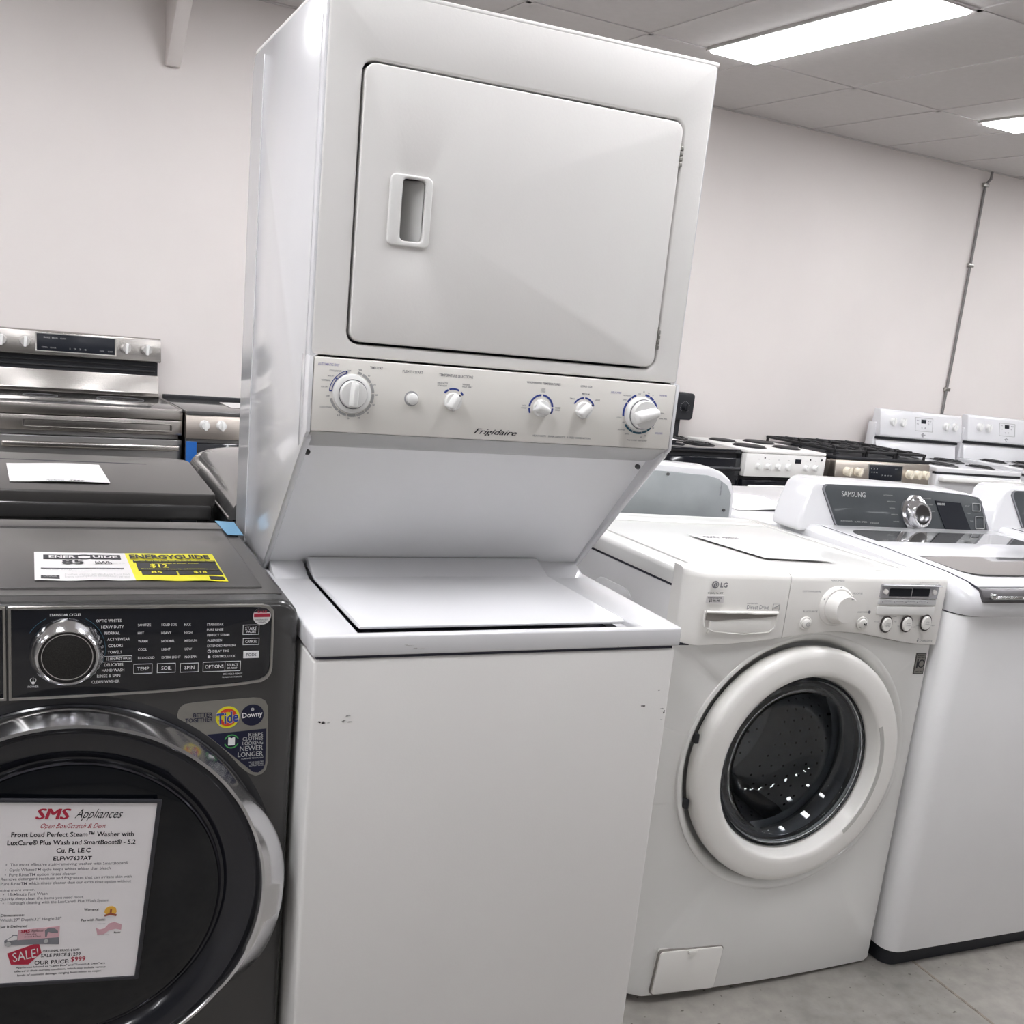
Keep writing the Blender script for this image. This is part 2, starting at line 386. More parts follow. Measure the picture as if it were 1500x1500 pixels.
DK_WHITE = [('OPTIC WHITES', -0.3204, -0.2838, 0.9434, 0.0046),
 ('HEAVY DUTY', -0.3129, -0.2804, 0.9333, 0.0046),
 ('NORMAL', -0.3078, -0.2857, 0.9234, 0.0047),
 ('ACTIVEWEAR', -0.3041, -0.2711, 0.9132, 0.0047),
 ('COLORS', -0.3028, -0.2812, 0.9026, 0.0047),
 ('TOWELS', -0.3033, -0.2826, 0.8922, 0.0047),
 ('15 MIN FAST WASH', -0.3047, -0.2694, 0.8813, 0.0044),
 ('DELICATES', -0.3077, -0.2805, 0.8717, 0.0047),
 ('HAND WASH', -0.3115, -0.2789, 0.8627, 0.0047),
 ('RINSE & SPIN', -0.3186, -0.2846, 0.8534, 0.0047),
 ('CLEAN WASHER', -0.3263, -0.2854, 0.8441, 0.0047),
 ('SANITIZE', -0.2595, -0.2403, 0.9357, 0.004),
 ('HOT', -0.2594, -0.2502, 0.9227, 0.004),
 ('WARM', -0.2588, -0.2445, 0.9091, 0.004),
 ('COOL', -0.2586, -0.2455, 0.8956, 0.0041),
 ('ECO COLD', -0.2584, -0.2338, 0.8815, 0.0041),
 ('SOLID SOIL', -0.2243, -0.2004, 0.9355, 0.0041),
 ('HEAVY', -0.2241, -0.2092, 0.9221, 0.0041),
 ('NORMAL', -0.2238, -0.2035, 0.9084, 0.0041),
 ('LIGHT', -0.2232, -0.2101, 0.8949, 0.0041),
 ('EXTRA LIGHT', -0.2229, -0.1941, 0.8813, 0.0041),
 ('MAX', -0.1898, -0.1794, 0.9349, 0.0041),
 ('HIGH', -0.1891, -0.1774, 0.9216, 0.0041),
 ('MEDIUM', -0.1885, -0.1695, 0.9081, 0.0041),
 ('LOW', -0.1878, -0.177, 0.8945, 0.0041),
 ('NO SPIN', -0.1875, -0.1687, 0.8809, 0.0041),
 ('STAINSOAK', -0.1546, -0.1286, 0.9344, 0.0041),
 ('PURE RINSE', -0.1544, -0.129, 0.9258, 0.0038),
 ('PERFECT STEAM', -0.1538, -0.1189, 0.9167, 0.0038),
 ('ALLERGEN', -0.1532, -0.1306, 0.9078, 0.0038),
 ('EXTENDED REFRESH', -0.1532, -0.1091, 0.8985, 0.0038),
 ('DELAY TIME', -0.1443, -0.1186, 0.8895, 0.0038),
 ('CONTROL LOCK', -0.144, -0.1082, 0.8802, 0.0039),
 ('TEMP', -0.2594, -0.2418, 0.8629, 0.0058),
 ('SOIL', -0.2229, -0.2075, 0.8626, 0.0059),
 ('SPIN', -0.1873, -0.1723, 0.8623, 0.0059),
 ('OPTIONS', -0.1554, -0.1265, 0.8622, 0.006),
 ('SELECT', -0.1208, -0.1033, 0.865, 0.0042),
 ('OR RESET', -0.1206, -0.1042, 0.8604, 0.0028),
 ('START', -0.0938, -0.0753, 0.9255, 0.0059),
 ('PAUSE', -0.0913, -0.0768, 0.9209, 0.0038),
 ('CANCEL', -0.093, -0.0741, 0.9041, 0.0046),
 ('POWER', -0.417, -0.4018, 0.8411, 0.0033),
 ('OK  HOLD READY', -0.1268, -0.0955, 0.8501, 0.0028),
 ('TO RESTART/REMOTE', -0.1283, -0.0963, 0.8452, 0.0021),
 ('STAINSOAK CYCLES', -0.3861, -0.3421, 0.954, 0.0039)]
DK_NAVY = [('BETTER', -0.1714, -0.1404, 0.778, 0.0071),
 ('TOGETHER', -0.1837, -0.1402, 0.7694, 0.0072)]
DK_CREAM = [('KEEPS', -0.0809, -0.057, 0.7389, 0.0063),
 ('CLOTHES', -0.0904, -0.0567, 0.7319, 0.0063),
 ('LOOKING', -0.0904, -0.0564, 0.7238, 0.0063),
 ('NEWER', -0.0944, -0.0559, 0.7136, 0.0085),
 ('LONGER', -0.0974, -0.0555, 0.7029, 0.0085),
 ('COMPARED TO WASHING', -0.0915, -0.0539, 0.6982, 0.0026),
 ('USE AS DIRECTED', -0.0793, -0.0536, 0.691, 0.0022),
 ('TIDE PODS AND', -0.0758, -0.0541, 0.6876, 0.0022),
 ('DOWNY RINSE', -0.0774, -0.054, 0.6846, 0.0022),
 ('DOWNY', -0.0931, -0.0592, 0.7672, 0.0102)]
DK_TIDE = [('Tide', -0.1331, -0.0999, 0.7624, 0.0217)]
DK_PODS = [('PODS', -0.0908, -0.0745, 0.8812, 0.0049)]
LG_GREY = [('Original price: $899', 0.0348, 0.0722, 0.96, 0.0036),
 ('Clearance price', 0.0366, 0.0703, 0.9499, 0.0032),
 ('$549.99', 0.04, 0.0667, 0.9438, 0.0041),
 ('INVERTER', 0.1358, 0.1625, 0.9391, 0.0025),
 ('Direct Drive', 0.1364, 0.1926, 0.9284, 0.0091),
 ('PERM. PRESS', 0.3442, 0.3807, 0.9914, 0.0038),
 ('COTTON/NORMAL', 0.273, 0.3225, 0.9668, 0.0038),
 ('DELICATES', 0.4091, 0.4363, 0.9638, 0.0039),
 ('BULKY/LARGE', 0.2831, 0.3216, 0.9226, 0.0038),
 ('HAND WASH/WOOL', 0.4174, 0.4604, 0.9217, 0.0035),
 ('WASH/RINSE', 0.5059, 0.5308, 0.9211, 0.0031),
 ('SPIN SPEED', 0.5671, 0.5879, 0.9213, 0.0031),
 ('SOIL LEVEL', 0.6249, 0.641, 0.9237, 0.0032),
 ('WASH', 0.5169, 0.5308, 0.898, 0.0031),
 ('RINSE', 0.5169, 0.533, 0.8931, 0.0031),
 ('SPIN', 0.5752, 0.5888, 0.8993, 0.0031),
 ('SPEED', 0.5753, 0.5911, 0.8943, 0.0032),
 ('SOIL', 0.633, 0.6445, 0.9006, 0.0032),
 ('LEVEL', 0.6331, 0.6469, 0.8956, 0.0032),
 ('TrueBalance', 0.6263, 0.6657, 0.8536, 0.0055),
 ('COLD', 0.4963, 0.5051, 0.9131, 0.0027),
 ('WARM', 0.534, 0.5463, 0.9123, 0.0027),
 ('TAP COLD', 0.4834, 0.4982, 0.9002, 0.0027),
 ('HOT', 0.5425, 0.5492, 0.9002, 0.0027),
 ('NO', 0.5538, 0.5594, 0.8903, 0.0027),
 ('HIGH', 0.5973, 0.6076, 0.8875, 0.0027),
 ('LIGHT', 0.609, 0.6181, 0.8911, 0.0027),
 ('HEAVY', 0.655, 0.6643, 0.891, 0.0027),
 ('ULTRA CAPACITY WASHER SYSTEM', 0.5949, 0.6501, 0.9918, 0.0018),
 ('PRE WASH', 0.5013, 0.5216, 0.948, 0.0026),
 ('RINSE+SPIN', 0.5345, 0.5557, 0.9474, 0.0027),
 ('EXTRA RINSE', 0.568, 0.5893, 0.9476, 0.0027),
 ('STAIN CYCLE', 0.6018, 0.6211, 0.9479, 0.0027)]
LG_LOGO = [('LG', 0.0627, 0.0801, 0.974, 0.0097)]
LG_TEN = [('10', 0.6586, 0.6833, 0.784, 0.0205),
 ('WARRANTY', 0.6575, 0.6809, 0.8165, 0.0037),
 ('MOTOR', 0.6604, 0.6839, 0.7747, 0.0028)]
SM_LOGO = [('SAMSUNG', 1.6519, 1.739, 1.0733, 0.0144)]
SM_GREY = [('ACTIVEWEAR', 1.807, 1.8418, 1.081, 0.0027),
 ('BEDDING', 1.8197, 1.8518, 1.0639, 0.0027),
 ('NORMAL', 1.8285, 1.8501, 1.0459, 0.0028),
 ('HEAVY', 1.8349, 1.8601, 1.0285, 0.0028),
 ('RINSE', 1.8428, 1.8646, 1.0095, 0.0028),
 ('DELICATES', 1.9564, 1.9897, 1.0768, 0.0028),
 ('QUICK WASH', 1.9636, 1.9969, 1.0601, 0.0028),
 ('SELF CLEAN', 1.9712, 2.0046, 1.0414, 0.0028),
 ('activewash', 1.6464, 1.6885, 1.006, 0.0041),
 ('SUPER SPEED', 1.6976, 1.7431, 1.0043, 0.0041),
 ('aquajet', 1.755, 1.7867, 1.0034, 0.0041),
 ('DELAY', 2.1274, 2.1463, 1.0616, 0.0029),
 ('SOAK', 2.1362, 2.1488, 1.0401, 0.0029),
 ('TIME', 2.1451, 2.1609, 1.0186, 0.0029),
 ('TEMP', 2.0316, 2.0451, 1.0402, 0.0028),
 ('SPIN', 2.0658, 2.0794, 1.04, 0.0028),
 ('SOIL', 2.1041, 2.1198, 1.0298, 0.0029),
 ('TEMP', 2.035, 2.0535, 1.0317, 0.0028),
 ('SPIN', 2.0713, 2.0912, 1.0306, 0.0029)]
# ------------------------------------------------------------------ the room
ZC, VW = 2.75, 3.59
struct('floor', box(-6, 10, -9, VW+.1, -.1, 0), FLOOR, TH, 'grey sealed concrete floor with faint stains')
for p in ((( .5, -.52), (2.35, -.50)), ((1.7, -1.4), (1.66, -.02))):
    pass
struct('wall_back', box(-6, 10, VW, VW+.12, 0, 3.0), WALL, TH, 'white painted wall behind the cookers')
struct('wall_left', box(-6.12, -6, -9, VW+.12, 0, 3.0), WALLD, TH, 'grey wall on the left')
struct('wall_right', box(10, 10.12, -9, VW+.12, 0, 3.0), WALLD, TH, 'grey wall on the right')
struct('wall_front', box(-6, 10, -9.12, -9, 0, 3.0), WALLD, TH, 'grey wall behind the viewer')
ceil = struct('ceiling', box(-6, 10, -9, VW, ZC+.02, ZC+.12), CEILT, TH, 'suspended ceiling of pale tiles')
# thin saw cut in the concrete
struct('trim_1', cat(box(1.60, 1.606, -3.0, .9, .0, .0012), box(1.0, 1.004, -2.6, -.2, 0, .001)), mat('floor_joint', (.23, .20, .17), .8, noise=.3, nscale=40), 0, 'thin joint lines in the concrete floor')
U0, DU, V0, DV = 2.34, .62, 2.645, 1.24
lamps = [(2.65+1.86*i, V0-DV-2.48*j) for i in range(-4, 4) for j in (0, 1, 3)]
us = [U0+DU*k for k in range(-12, 12)]; vs = [V0+DV]+[V0-DV*k for k in range(0, 8)]
tb = bmesh.new()
for k, u in enumerate(us): tb = cat(tb, box(u-.012, u+.012, vs[-1], VW, ZC-.003, ZC+.006))
for v in vs[1:]: tb = cat(tb, box(us[0], us[-1], v-.012, v+.012, ZC-.003, ZC+.006))
tb = cat(tb, box(us[0], us[-1], VW-.025, VW, ZC-.003, ZC+.006))
g = link('ceiling_grid', tb, CEILG); g.parent = ceil
tm = {}
lampset = {(round(u-.31, 2), round(v, 2)) for u, v in lamps}
for a, b in zip(us, us[1:]):
    for j, v in enumerate(vs[1:]):
        v1 = VW if j == 0 else v+DV
        half = any(abs(a-(lu-.31)) < .03 and abs(v-lv) < .03 for lu, lv in lamps)
        key = ('h' if half else 'f', j == 0)
        w_, d_ = (DU/2 if half else DU), v1-v
        if key not in tm:
            q = link('ceiling_tile', box(.009, w_-.009, .009, d_-.009, 0, .014, .002, 1), CEILT); tm[key] = q.data
        else:
            q = bpy.data.objects.new('ceiling_tile', tm[key]); C.objects.link(q)
        q.parent = ceil; q.location = (a, v, ZC+.001+random.uniform(0, .0015))
# troffers
def lamp(u, v, label, first=[None]):
    loc = room(u, v, ZC)
    if first[0] is None:
        t = thing('ceiling_light', label, 'light', loc, (0, 0, TH), 'strip lights in the ceiling')
        part(t, 'diffuser', box(.012, .288, .012, DV-.012, -.018, .004, .012, 3), LAMPD)
        part(t, 'frame', ring(rrect(0, .30, 0, DV, .0), rrect(.014, .286, .014, DV-.014, .0), 'z', -.008, .016, .001, 1), CEILG)
        first[0] = t
    else:
        t = first[0].copy(); C.objects.link(t); t.location = loc
        for ch in list(first[0].children):
            c = ch.copy(); C.objects.link(c); c.parent = t
    t['label'] = label
    return t
for u, v in lamps:
    if abs(u-2.65) < .01 and abs(v-(V0-DV)) < .01: lb = 'bright ceiling strip light above the white dryer and washers'
    elif abs(u-4.51) < .01 and abs(v-(V0-DV)) < .01: lb = 'bright ceiling strip light cut by the right edge of the picture'
    else: lb = 'ceiling strip light outside the picture, over the shop floor'
    lamp(u, v, lb)
# gusset on the wall and conduit
t = thing('wall_bracket', 'white painted wedge bracket on the wall under the ceiling, top left', 'bracket', room(.445, VW), (0, 0, TH))
part(t, 'wedge', prism([(-.002, 2.40), (-.03, 2.40), (-.36, 2.745), (-.002, 2.745)], 'x', 0, .062, .003), WALL)
part(t, 'bolt', lathe([(.006, 0), (.006, .004), (.0, .005)], (-.004, -.1, 2.66), 'x', 10), BLKM)
t = thing('wall_conduit', 'thin grey metal conduit running down the wall between ceiling and white cooker', 'pipe', room(5.80, VW), (0, 0, TH))
part(t, 'pipe', tube([(0, -.03, 2.745), (0, -.03, 2.70), (-.02, -.012, 2.66), (-.02, -.012, .02)], .009, 8), mat('conduit_steel', (.26, .25, .25), .45, metal=.6, noise=.1, nscale=30))
for z in (2.66, 2.14, 1.30): part(t, 'clamp', box(-.045, .005, -.024, -.002, z-.012, z+.012, .003), SATIN)
# ------------------------------------------------------------------ stacked washer and dryer (world coordinates)
W = .686
sk = thing('stacked_washer_dryer', 'tall white stacked washer and dryer in the middle with blue-ringed knobs and a lift-up lid', 'washer dryer', (0, 0, 0), world=True)
part(sk, 'dryer_cabinet', cat(prism([(.05, 1.915), (.05, 1.37), (.075, 1.20), (.335, .94), (.625, .94), (.625, 1.88), (.60, 1.915)], 'x', .004, W-.004, .004),
     box(0, .012, .0, .02, 1.37, 1.918), box(W-.012, W, .0, .02, 1.37, 1.918)), ENAMG)
def sidep(x0, x1): return prism([(.002, 1.918), (.002, 1.235), (.030, 1.212), (.318, .938), (.63, .938), (.63, 1.885), (.605, 1.918)], 'x', x0, x1, .0035)
part(sk, 'side_panel', sidep(-.003, .010), ENAMG); part(sk, 'side_panel', sidep(W-.010, W+.003), ENAMG)
part(sk, 'side_seam', box(-.0045, -.002, .018, .0215, 1.25, 1.90, .001), ENAMG); part(sk, 'side_seam', box(-.0045, -.002, .50, .504, .95, 1.90, .001), ENAMG)
part(sk, 'front_panel', ring(rrect(.001, W-.001, 1.372, 1.919, .006, 2), rrect(.0565, .6345, 1.3925, 1.8205, .020), 'y', -.002, .05, .004, 3, lambda e: all(v.co.y < .03 for v in e.verts)), ENAM)
part(sk, 'top_panel', box(-.003, W+.003, -.002, .60, 1.914, 1.9235, .0035), ENAM)
part(sk, 'door_gap', box(.05, .640, .030, .052, 1.386, 1.826), GAP)
hole = rrect(.131, .1695, 1.5615, 1.6565, .008)
dr = part(sk, 'dryer_door', ring(rrect(.0610, .6300, 1.3970, 1.8160, .017), hole, 'y', -.006, .028, .003, 3), ENAM)
hd = part(sk, 'door_handle', ring(rrect(.1105, .1815, 1.5525, 1.6620, .010), hole, 'y', -.0105, .0, .003, 3), WPLAS)
cup = move(prism(rrect(.129, .1715, 1.5595, 1.6585, .008), 'y', .0, .030), lambda x, y, z: (x, (-.008 if y < .01 else (.029 if x < .15 else .012)), z))
part(sk, 'handle_cup', cat(ring(rrect(.126, .1745, 1.5565, 1.6615, .01), hole, 'y', -.004, .028), prism([(.127, .022), (.142, .025), (.168, .002), (.174, -.002), (.174, .029), (.127, .029)], 'z', 1.558, 1.660)), WPLAS)
for z in (1.7635, 1.4495):
    hg = part(sk, 'hinge', cat(*[box(.6295, .6355, -.0075, .004, z-.02+.009*i, z-.0125+.009*i, .0018) for i in range(4)], box(.631, .634, -.003, .01, z-.02, z+.02)), SATIN)
# console
part(sk, 'control_panel', prism([(-.012, 1.3685), (-.012, 1.250), (.0, 1.2485), (.060, 1.2485), (.060, 1.3685)], 'x', .004, .680, .0025), OFFW)
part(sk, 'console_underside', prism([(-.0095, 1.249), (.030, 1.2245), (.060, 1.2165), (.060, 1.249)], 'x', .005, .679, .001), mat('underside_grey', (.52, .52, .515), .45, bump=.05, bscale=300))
part(sk, 'end_cap', prism([(-.0115, 1.370), (-.0115, 1.248), (.018, 1.2262), (.045, 1.216), (.045, 1.370)], 'x', -.0035, .0035, .0015), ENAMG)
part(sk, 'end_cap', prism([(-.0115, 1.370), (-.0115, 1.248), (.018, 1.2262), (.045, 1.216), (.045, 1.370)], 'x', .6805, .6875, .0015), ENAMG)
SB = prism([(.052, 1.222), (.322, .940), (.335, .940), (.065, 1.222)], 'x', .010, W-.010)
part(sk, 'slanted_panel', SB, GREYP)
part(sk, 'panel_lip', prism([(.052, 1.226), (.056, 1.2195), (.066, 1.2195), (.066, 1.226)], 'x', .010, W-.010, .001), GREYP)
for x in (.014, .655):
    m = Matrix.Translation((x, .0505, 1.206)) @ Matrix.Rotation(R(-46), 4, 'X')
    part(sk, 'screw', xf(cat(lathe([(.0055, 0), (.0055, -.003), (.003, -.0045), (0, -.0045)], (0, 0, 0), 'y', 14), box(-.004, .004, -.0052, -.004, -.0008, .0008)), m), mat('screw_grey', (.12, .12, .12), .4, metal=.8, noise=.05, nscale=40))
CON = -.012
def grip(x, z, r, y0, d, ang, wid, base_r=None):
    """a round knob base with a tapered bar grip across it"""
    b = lathe([(r, 0), (r*.97, -d*.35), (r*.93, -d*.42), (0, -d*.42)], (x, y0, z), 'y', 36)
    g = prism([(-wid*.62, -r*.95), (wid*.62, -r*.95), (wid*.5, r*.95), (-wid*.5, r*.95)], 'y', -d, 0)
    g = move(g, lambda X, Y, Z: (X*(.55 if Y < -d*.5 else 1.25), Y, Z*(.88 if Y < -d*.5 else 1)))
    g = bevel(g, wid*.22, 3)
    g = move(g, lambda X, Y, Z: (X*math.cos(ang)+Z*math.sin(ang)+x, Y+y0, -X*math.sin(ang)+Z*math.cos(ang)+z))
    return cat(b, g)
# dryer timer
k = part(sk, 'timer_knob', grip(.0686, 1.3134, .0225, CON-.006, .022, R(2), .013), KNOBW)
sub(k, 'timer_dial', lathe([(.0320, 0), (.0310, -.004), (.0265, -.0065), (.0240, -.0065), (.0235, -.004), (0, -.004)], (.0686, CON, 1.3134), 'y', 48), KNOBW)
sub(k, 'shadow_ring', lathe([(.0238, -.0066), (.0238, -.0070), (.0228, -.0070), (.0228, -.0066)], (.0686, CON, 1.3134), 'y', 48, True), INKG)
part(sk, 'start_button', lathe([(.0095, 0), (.0095, -.007), (.007, -.009), (0, -.0095)], (.1709, CON, 1.3119), 'y', 28), KNOBW)
part(sk, 'button_ring', lathe([(.0125, .0), (.0125, -.0006), (.0100, -.0006), (.0100, 0)], (.1705, CON, 1.3122), 'y', 28, True), INKGR)
for nm, x, z, a in (('temperature_knob', .2440, 1.3120, R(28)), ('wash_temperature_knob', .4094, 1.3105, R(112)), ('load_size_knob', .4930, 1.3125, R(42))):
    k = part(sk, nm, grip(x, z, .0150, CON, .020, a, .016), KNOBW)
    sub(k, 'pointer_mark', box(x+.0115*math.sin(a)-.0009, x+.0115*math.sin(a)+.0009, CON-.0188, CON-.0170, z+.0115*math.cos(a)-.003, z+.0115*math.cos(a)+.003), INK)
k = part(sk, 'wash_timer_knob', grip(.6125, 1.3118, .0265, CON-.008, .027, R(72), .020), KNOBW)
sub(k, 'timer_dial', lathe([(.0315, 0), (.0308, -.005), (.0280, -.0085), (.0265, -.0085), (0, -.0080)], (.6105, CON, 1.3120), 'y', 48), KNOBW)
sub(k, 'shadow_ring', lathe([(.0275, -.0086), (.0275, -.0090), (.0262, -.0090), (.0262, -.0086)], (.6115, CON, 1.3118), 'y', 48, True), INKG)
# printed rings
Y = CON-.0003
b = []
for c, r0, r1, segs in (((.2440, 1.3125), .0190, .0222, ((32, 50), (62, 112), (118, 140))),
                        ((.4094, 1.3110), .0208, .0240, ((-22, 2), (8, 86), (94, 176), (182, 205))),
                        ((.4930, 1.3125), .0200, .0228, ((22, 86), (94, 152))),
                        ((.6105, 1.3125), .0335, .0370, ((-38, -14), (-11, 3), (6, 44), (47, 62), (65, 80), (112, 128), (131, 146), (149, 190)))):
    for a0, a1 in segs: b.append(arc(c[0], c[1], r0, r1, a0, a1, Y))
part(sk, 'blue_dial_print', cat(*b), INKBLUE)
part(sk, 'teal_dial_print', cat(*[arc(.6105, 1.3125, .0335, .0370, a0, a1, Y) for a0, a1 in ((216, 236), (238, 250), (252, 282), (284, 300), (302, 316))]), INKTEAL)
part(sk, 'grey_dial_print', cat(*[arc(.0686, 1.3134, .0335, .0375, a0, a1, Y) for a0, a1 in ((78, 66), (63, 34), (31, 6), (3, -22), (-25, -48), (-51, -74), (-77, -100), (-103, -126), (-129, -165))]), mat('dial_grey', (.40, .40, .40), .5, noise=.02, nscale=30))
part(sk, 'blue_outline_print', cat(arc(.0686, 1.3134, .0375, .0385, 108, 176, Y), arc(.0686, 1.3134, .0335, .0345, 108, 176, Y), arc(.0686, 1.3134, .0340, .0380, 106, 109, Y), arc(.0686, 1.3134, .0340, .0380, 139, 142, Y), arc(.0686, 1.3134, .0340, .0380, 174, 177, Y)), INKBLUE)
part(sk, 'grey_lettering', text(STK_GREY, CON-.0004, .012), INKG)
part(sk, 'lilac_lettering', text(STK_LILAC, CON-.0004, .012), INKLIL)
part(sk, 'script_logo', btext([('Frigidaire', .2869, .3684, 1.2600, .0092)], CON-.0004, .0003, 0, .5), INK)
# washer half
part(sk, 'washer_body', box(.003, W-.005, -.128, .60, .022, .896, .007, 3), ENAM)
part(sk, 'body_seam', box(.008, W-.010, -.122, .59, .894, .904), GAP)
LH = [(.078, -.112), (.602, -.112), (.577, .205), (.577, .300), (.078, .300)]
part(sk, 'washer_top', ring([(-.001, -.131), (W+.001, -.131), (W+.001, .60), (-.001, .60)], LH, 'z', .902, .9375, .0045, 3), ENAMG)
part(sk, 'tub_well', box(.070, .610, -.118, .306, .880, .912), GAP)
for x0_, x1_ in ((.010, .0765), (.5785, .676)): part(sk, 'rear_ledge', prism([(.235, .936), (.262, .942), (.300, .957), (.340, .958), (.340, .936)], 'x', x0_, x1_, .003), ENAMG)
lid = prism([(-.106, .9400), (-.108, .9450), (-.100, .9475), (.222, .9450), (.226, .9462), (.284, .9680), (.294, .9680), (.294, .950), (.225, .938), (-.08, .938)], 'x', .0805, .600, .0018)
lid = move(lid, lambda x, y, z: (x if x < .3 else .576-.004*(y+.1), y, z))
part(sk, 'washer_lid', lid, ENAMG)
part(sk, 'lid_grip_recess', box(.579, .602, -.106, .20, .915, .926), ENAMG)
for x in (.05, W-.05):
    for y in (-.08, .52): part(sk, 'levelling_foot', lathe([(.02, 0), (.02, .012), (.01, .014), (.01, .03), (0, .03)], (x, y, 0), 'z', 14), BLKR)
def scuff(x, z, w, h, n, y): 
    bms = []
    for i in range(n):
        cx, cz = x+random.uniform(-.5, .5)*w, z+random.uniform(-.5, .5)*h
        a, b_ = random.uniform(.2, .5)*w, random.uniform(.10, .3)*h
        bms.append(prism([(cx+a*math.cos(q)*random.uniform(.6, 1), cz+b_*math.sin(q)*random.uniform(.5, 1)) for q in [2*math.pi*k/7 for k in range(7)]], 'y', y-.0003, y+.0003))
    return cat(*bms)
for x, z, w, h, n in ((.020, .789, .008, .006, 5), (.029, .7885, .009, .0012, 2), (.060, .7985, .013, .0012, 3), (.062, .7895, .013, .003, 4), (.627, .7865, .009, .004, 5), (.659, .8155, .008, .0015, 2), (.668, .780, .008, .0025, 3), (.674, .772, .004, .006, 3), (.668, .757, .006, .0015, 2)):
    part(sk, 'scuff_mark', scuff(x, z, w, h, n, -.1282), SCUFF)
part(sk, 'scuff_mark', cat(scuff(.160, .919, .018, .0015, 3, -.1312), scuff(.175, .913, .016, .003, 3, -.1312), scuff(.555, .905, .004, .002, 2, -.1312)), mat('faint_scuff', (.35, .33, .32), .6, noise=.1, nscale=300))

# ------------------------------------------------------------------ dark front-load washer (world coordinates)
dk = thing('front_load_washer', 'dark titanium front-loading washer at lower left with a chrome-ringed door and sale sign', 'washer', (-.348, -.045, 0), world=True)
X0, X1 = -.692, -.006
outl = rrect(X0, X1, .03, .9745, (.02, .034, .034, .02), 6)
part(dk, 'body', prism(outl, 'y', -.045, .575, .012, 4, lambda e: all(v.co.y < 0 for v in e.verts)), TITAN)
part(dk, 'top_panel', cat(move(box(X0+.03, X1-.048, .030, .475, .972, .9785, .0028, 3), lambda x, y, z: (x, y, z)), box(X0+.03, X1-.042, .498, .562, .972, .9785, .0028, 3)), TITAN_TOP)
part(dk, 'top_skin', box(X0+.022, X1-.022, -.004, .565, .970, .9755, .0004, 1), TITAN_TOP)
part(dk, 'rear_groove', box(X0+.06, X1-.11, .479, .485, .9755, .9762, .0002, 1), GAP)
def panel(pts, inset, y, name, m, mt):
    cx = sum(p[0] for p in pts)/len(pts); cz = sum(p[1] for p in pts)/len(pts)
    inn = [(p[0]+(cx-p[0])/max(abs(cx-p[0]), 1e-6)*inset, p[1]+(cz-p[1])/max(abs(cz-p[1]), 1e-6)*inset) for p in pts]
    p = part(dk, name, prism(inn, 'y', y-.0035, y+.02, .0008), m)
    sub(p, 'silver_trim', ring(pts, inn, 'y', y-.005, y+.01, .0012), SATIN, dk)
    return p
rp = [(-.4435, .9695), (-.068, .9690), (-.056, .9660), (-.0495, .9590), (-.0480, .949), (-.0470, .860), (-.0490, .849), (-.0545, .841), (-.064, .8355), (-.100, .8310), (-.219, .8245), (-.340, .8220), (-.4435, .8215)]
cp_ = panel(rp, .0042, -.0445, 'control_panel', BLKG, SATIN)
lp = [(-.4465, .9695), (-.4465, .8215), (-.53, .8230), (-.60, .8260), (-.632, .8310), (-.645, .8380), (-.651, .850), (-.652, .955), (-.645, .9660), (-.632, .9695)]
panel(lp[::-1], .0042, -.0445, 'dispenser_drawer', BLKG, SATIN)
YD = -.0485
part(dk, 'white_lettering', text(DK_WHITE, YD-.0003, .004), INKW)
def frame_print(x0, z0, x1, z1, t=.0006, y=YD): return ring([(x0, z0), (x1, z0), (x1, z1), (x0, z1)], [(x0+t, z0+t), (x1-t, z0+t), (x1-t, z1-t), (x0+t, z1-t)], 'y', y-.0003, y+.0003)
for (x0, z1), (x1, z0) in (((-.2648, .8737), (-.2368, .8573)), ((-.2296, .8734), (-.2014, .8575)), ((-.1942, .8725), (-.1658, .8569)), ((-.1589, .8733), (-.0991, .8563)), ((-.0977, .9345), (-.0715, .9180)), ((-.0969, .9118), (-.0706, .9004)), ((-.3120, .8880), (-.2673, .8784))):
    part(dk, 'button_outline', frame_print(x0, z0, x1, z1), INKW)
part(dk, 'button_divider', box(-.1243, -.1238, YD-.0003, YD+.0002, .8563, .8733), INKW)
pb = part(dk, 'detergent_button', box(-.0954, -.0702, YD-.0008, YD+.0002, .8778, .8898, .0002, 1), INKW)
sub(pb, 'button_lettering', text(DK_PODS, YD-.0011, .012), INKNAVY, dk)
part(dk, 'power_symbol', cat(arc(-.4095, .8530, .0036, .0044, -235, 55, YD, .0003), box(-.4099, -.4091, YD-.0003, YD+.0003, .852, .858), arc(-.4095, .8487, .0010, .0022, 0, 359, YD, .0003)), INKW)
part(dk, 'option_symbols', cat(arc(-.1496, .8912, .0022, .0028, 0, 359, YD, .0003), box(-.1499, -.1494, YD-.0003, YD+.0003, .8910, .8932), box(-.1518, -.1478, YD-.0003, YD+.0003, .8800, .8828), arc(-.1498, .8830, .0010, .0016, 0, 180, YD, .0003)), INKW)
dl = part(dk, 'cycle_dial', lathe([(.0535, 0), (.0535, -.010), (.0515, -.016), (.0440, -.0335), (.0425, -.0345), (.0405, -.0335), (.0395, -.029), (.0385, -.029)], (-.3620, YD, .8985), 'y', 64), CHROMES)
sub(dl, 'dial_face', lathe([(.0410, -.0285), (.0375, -.0305), (0, -.0305)], (-.3620, YD, .8985), 'y', 48), mat('dial_black', (.015, .014, .013), .5, noise=.8, nscale=900), dk)
sub(dl, 'dial_rim', lathe([(.0365, -.0304), (.0365, -.0312), (.0352, -.0312), (.0352, -.0304)], (-.3620, YD, .8985), 'y', 48, True), CHROME, dk)
part(dk, 'dial_arc_print', cat(arc(-.3641, .8995, .0572, .0578, -30, 60, YD, .0003), arc(-.3641, .8995, .0572, .0578, 118, 150, YD, .0003)), INKTEAL)
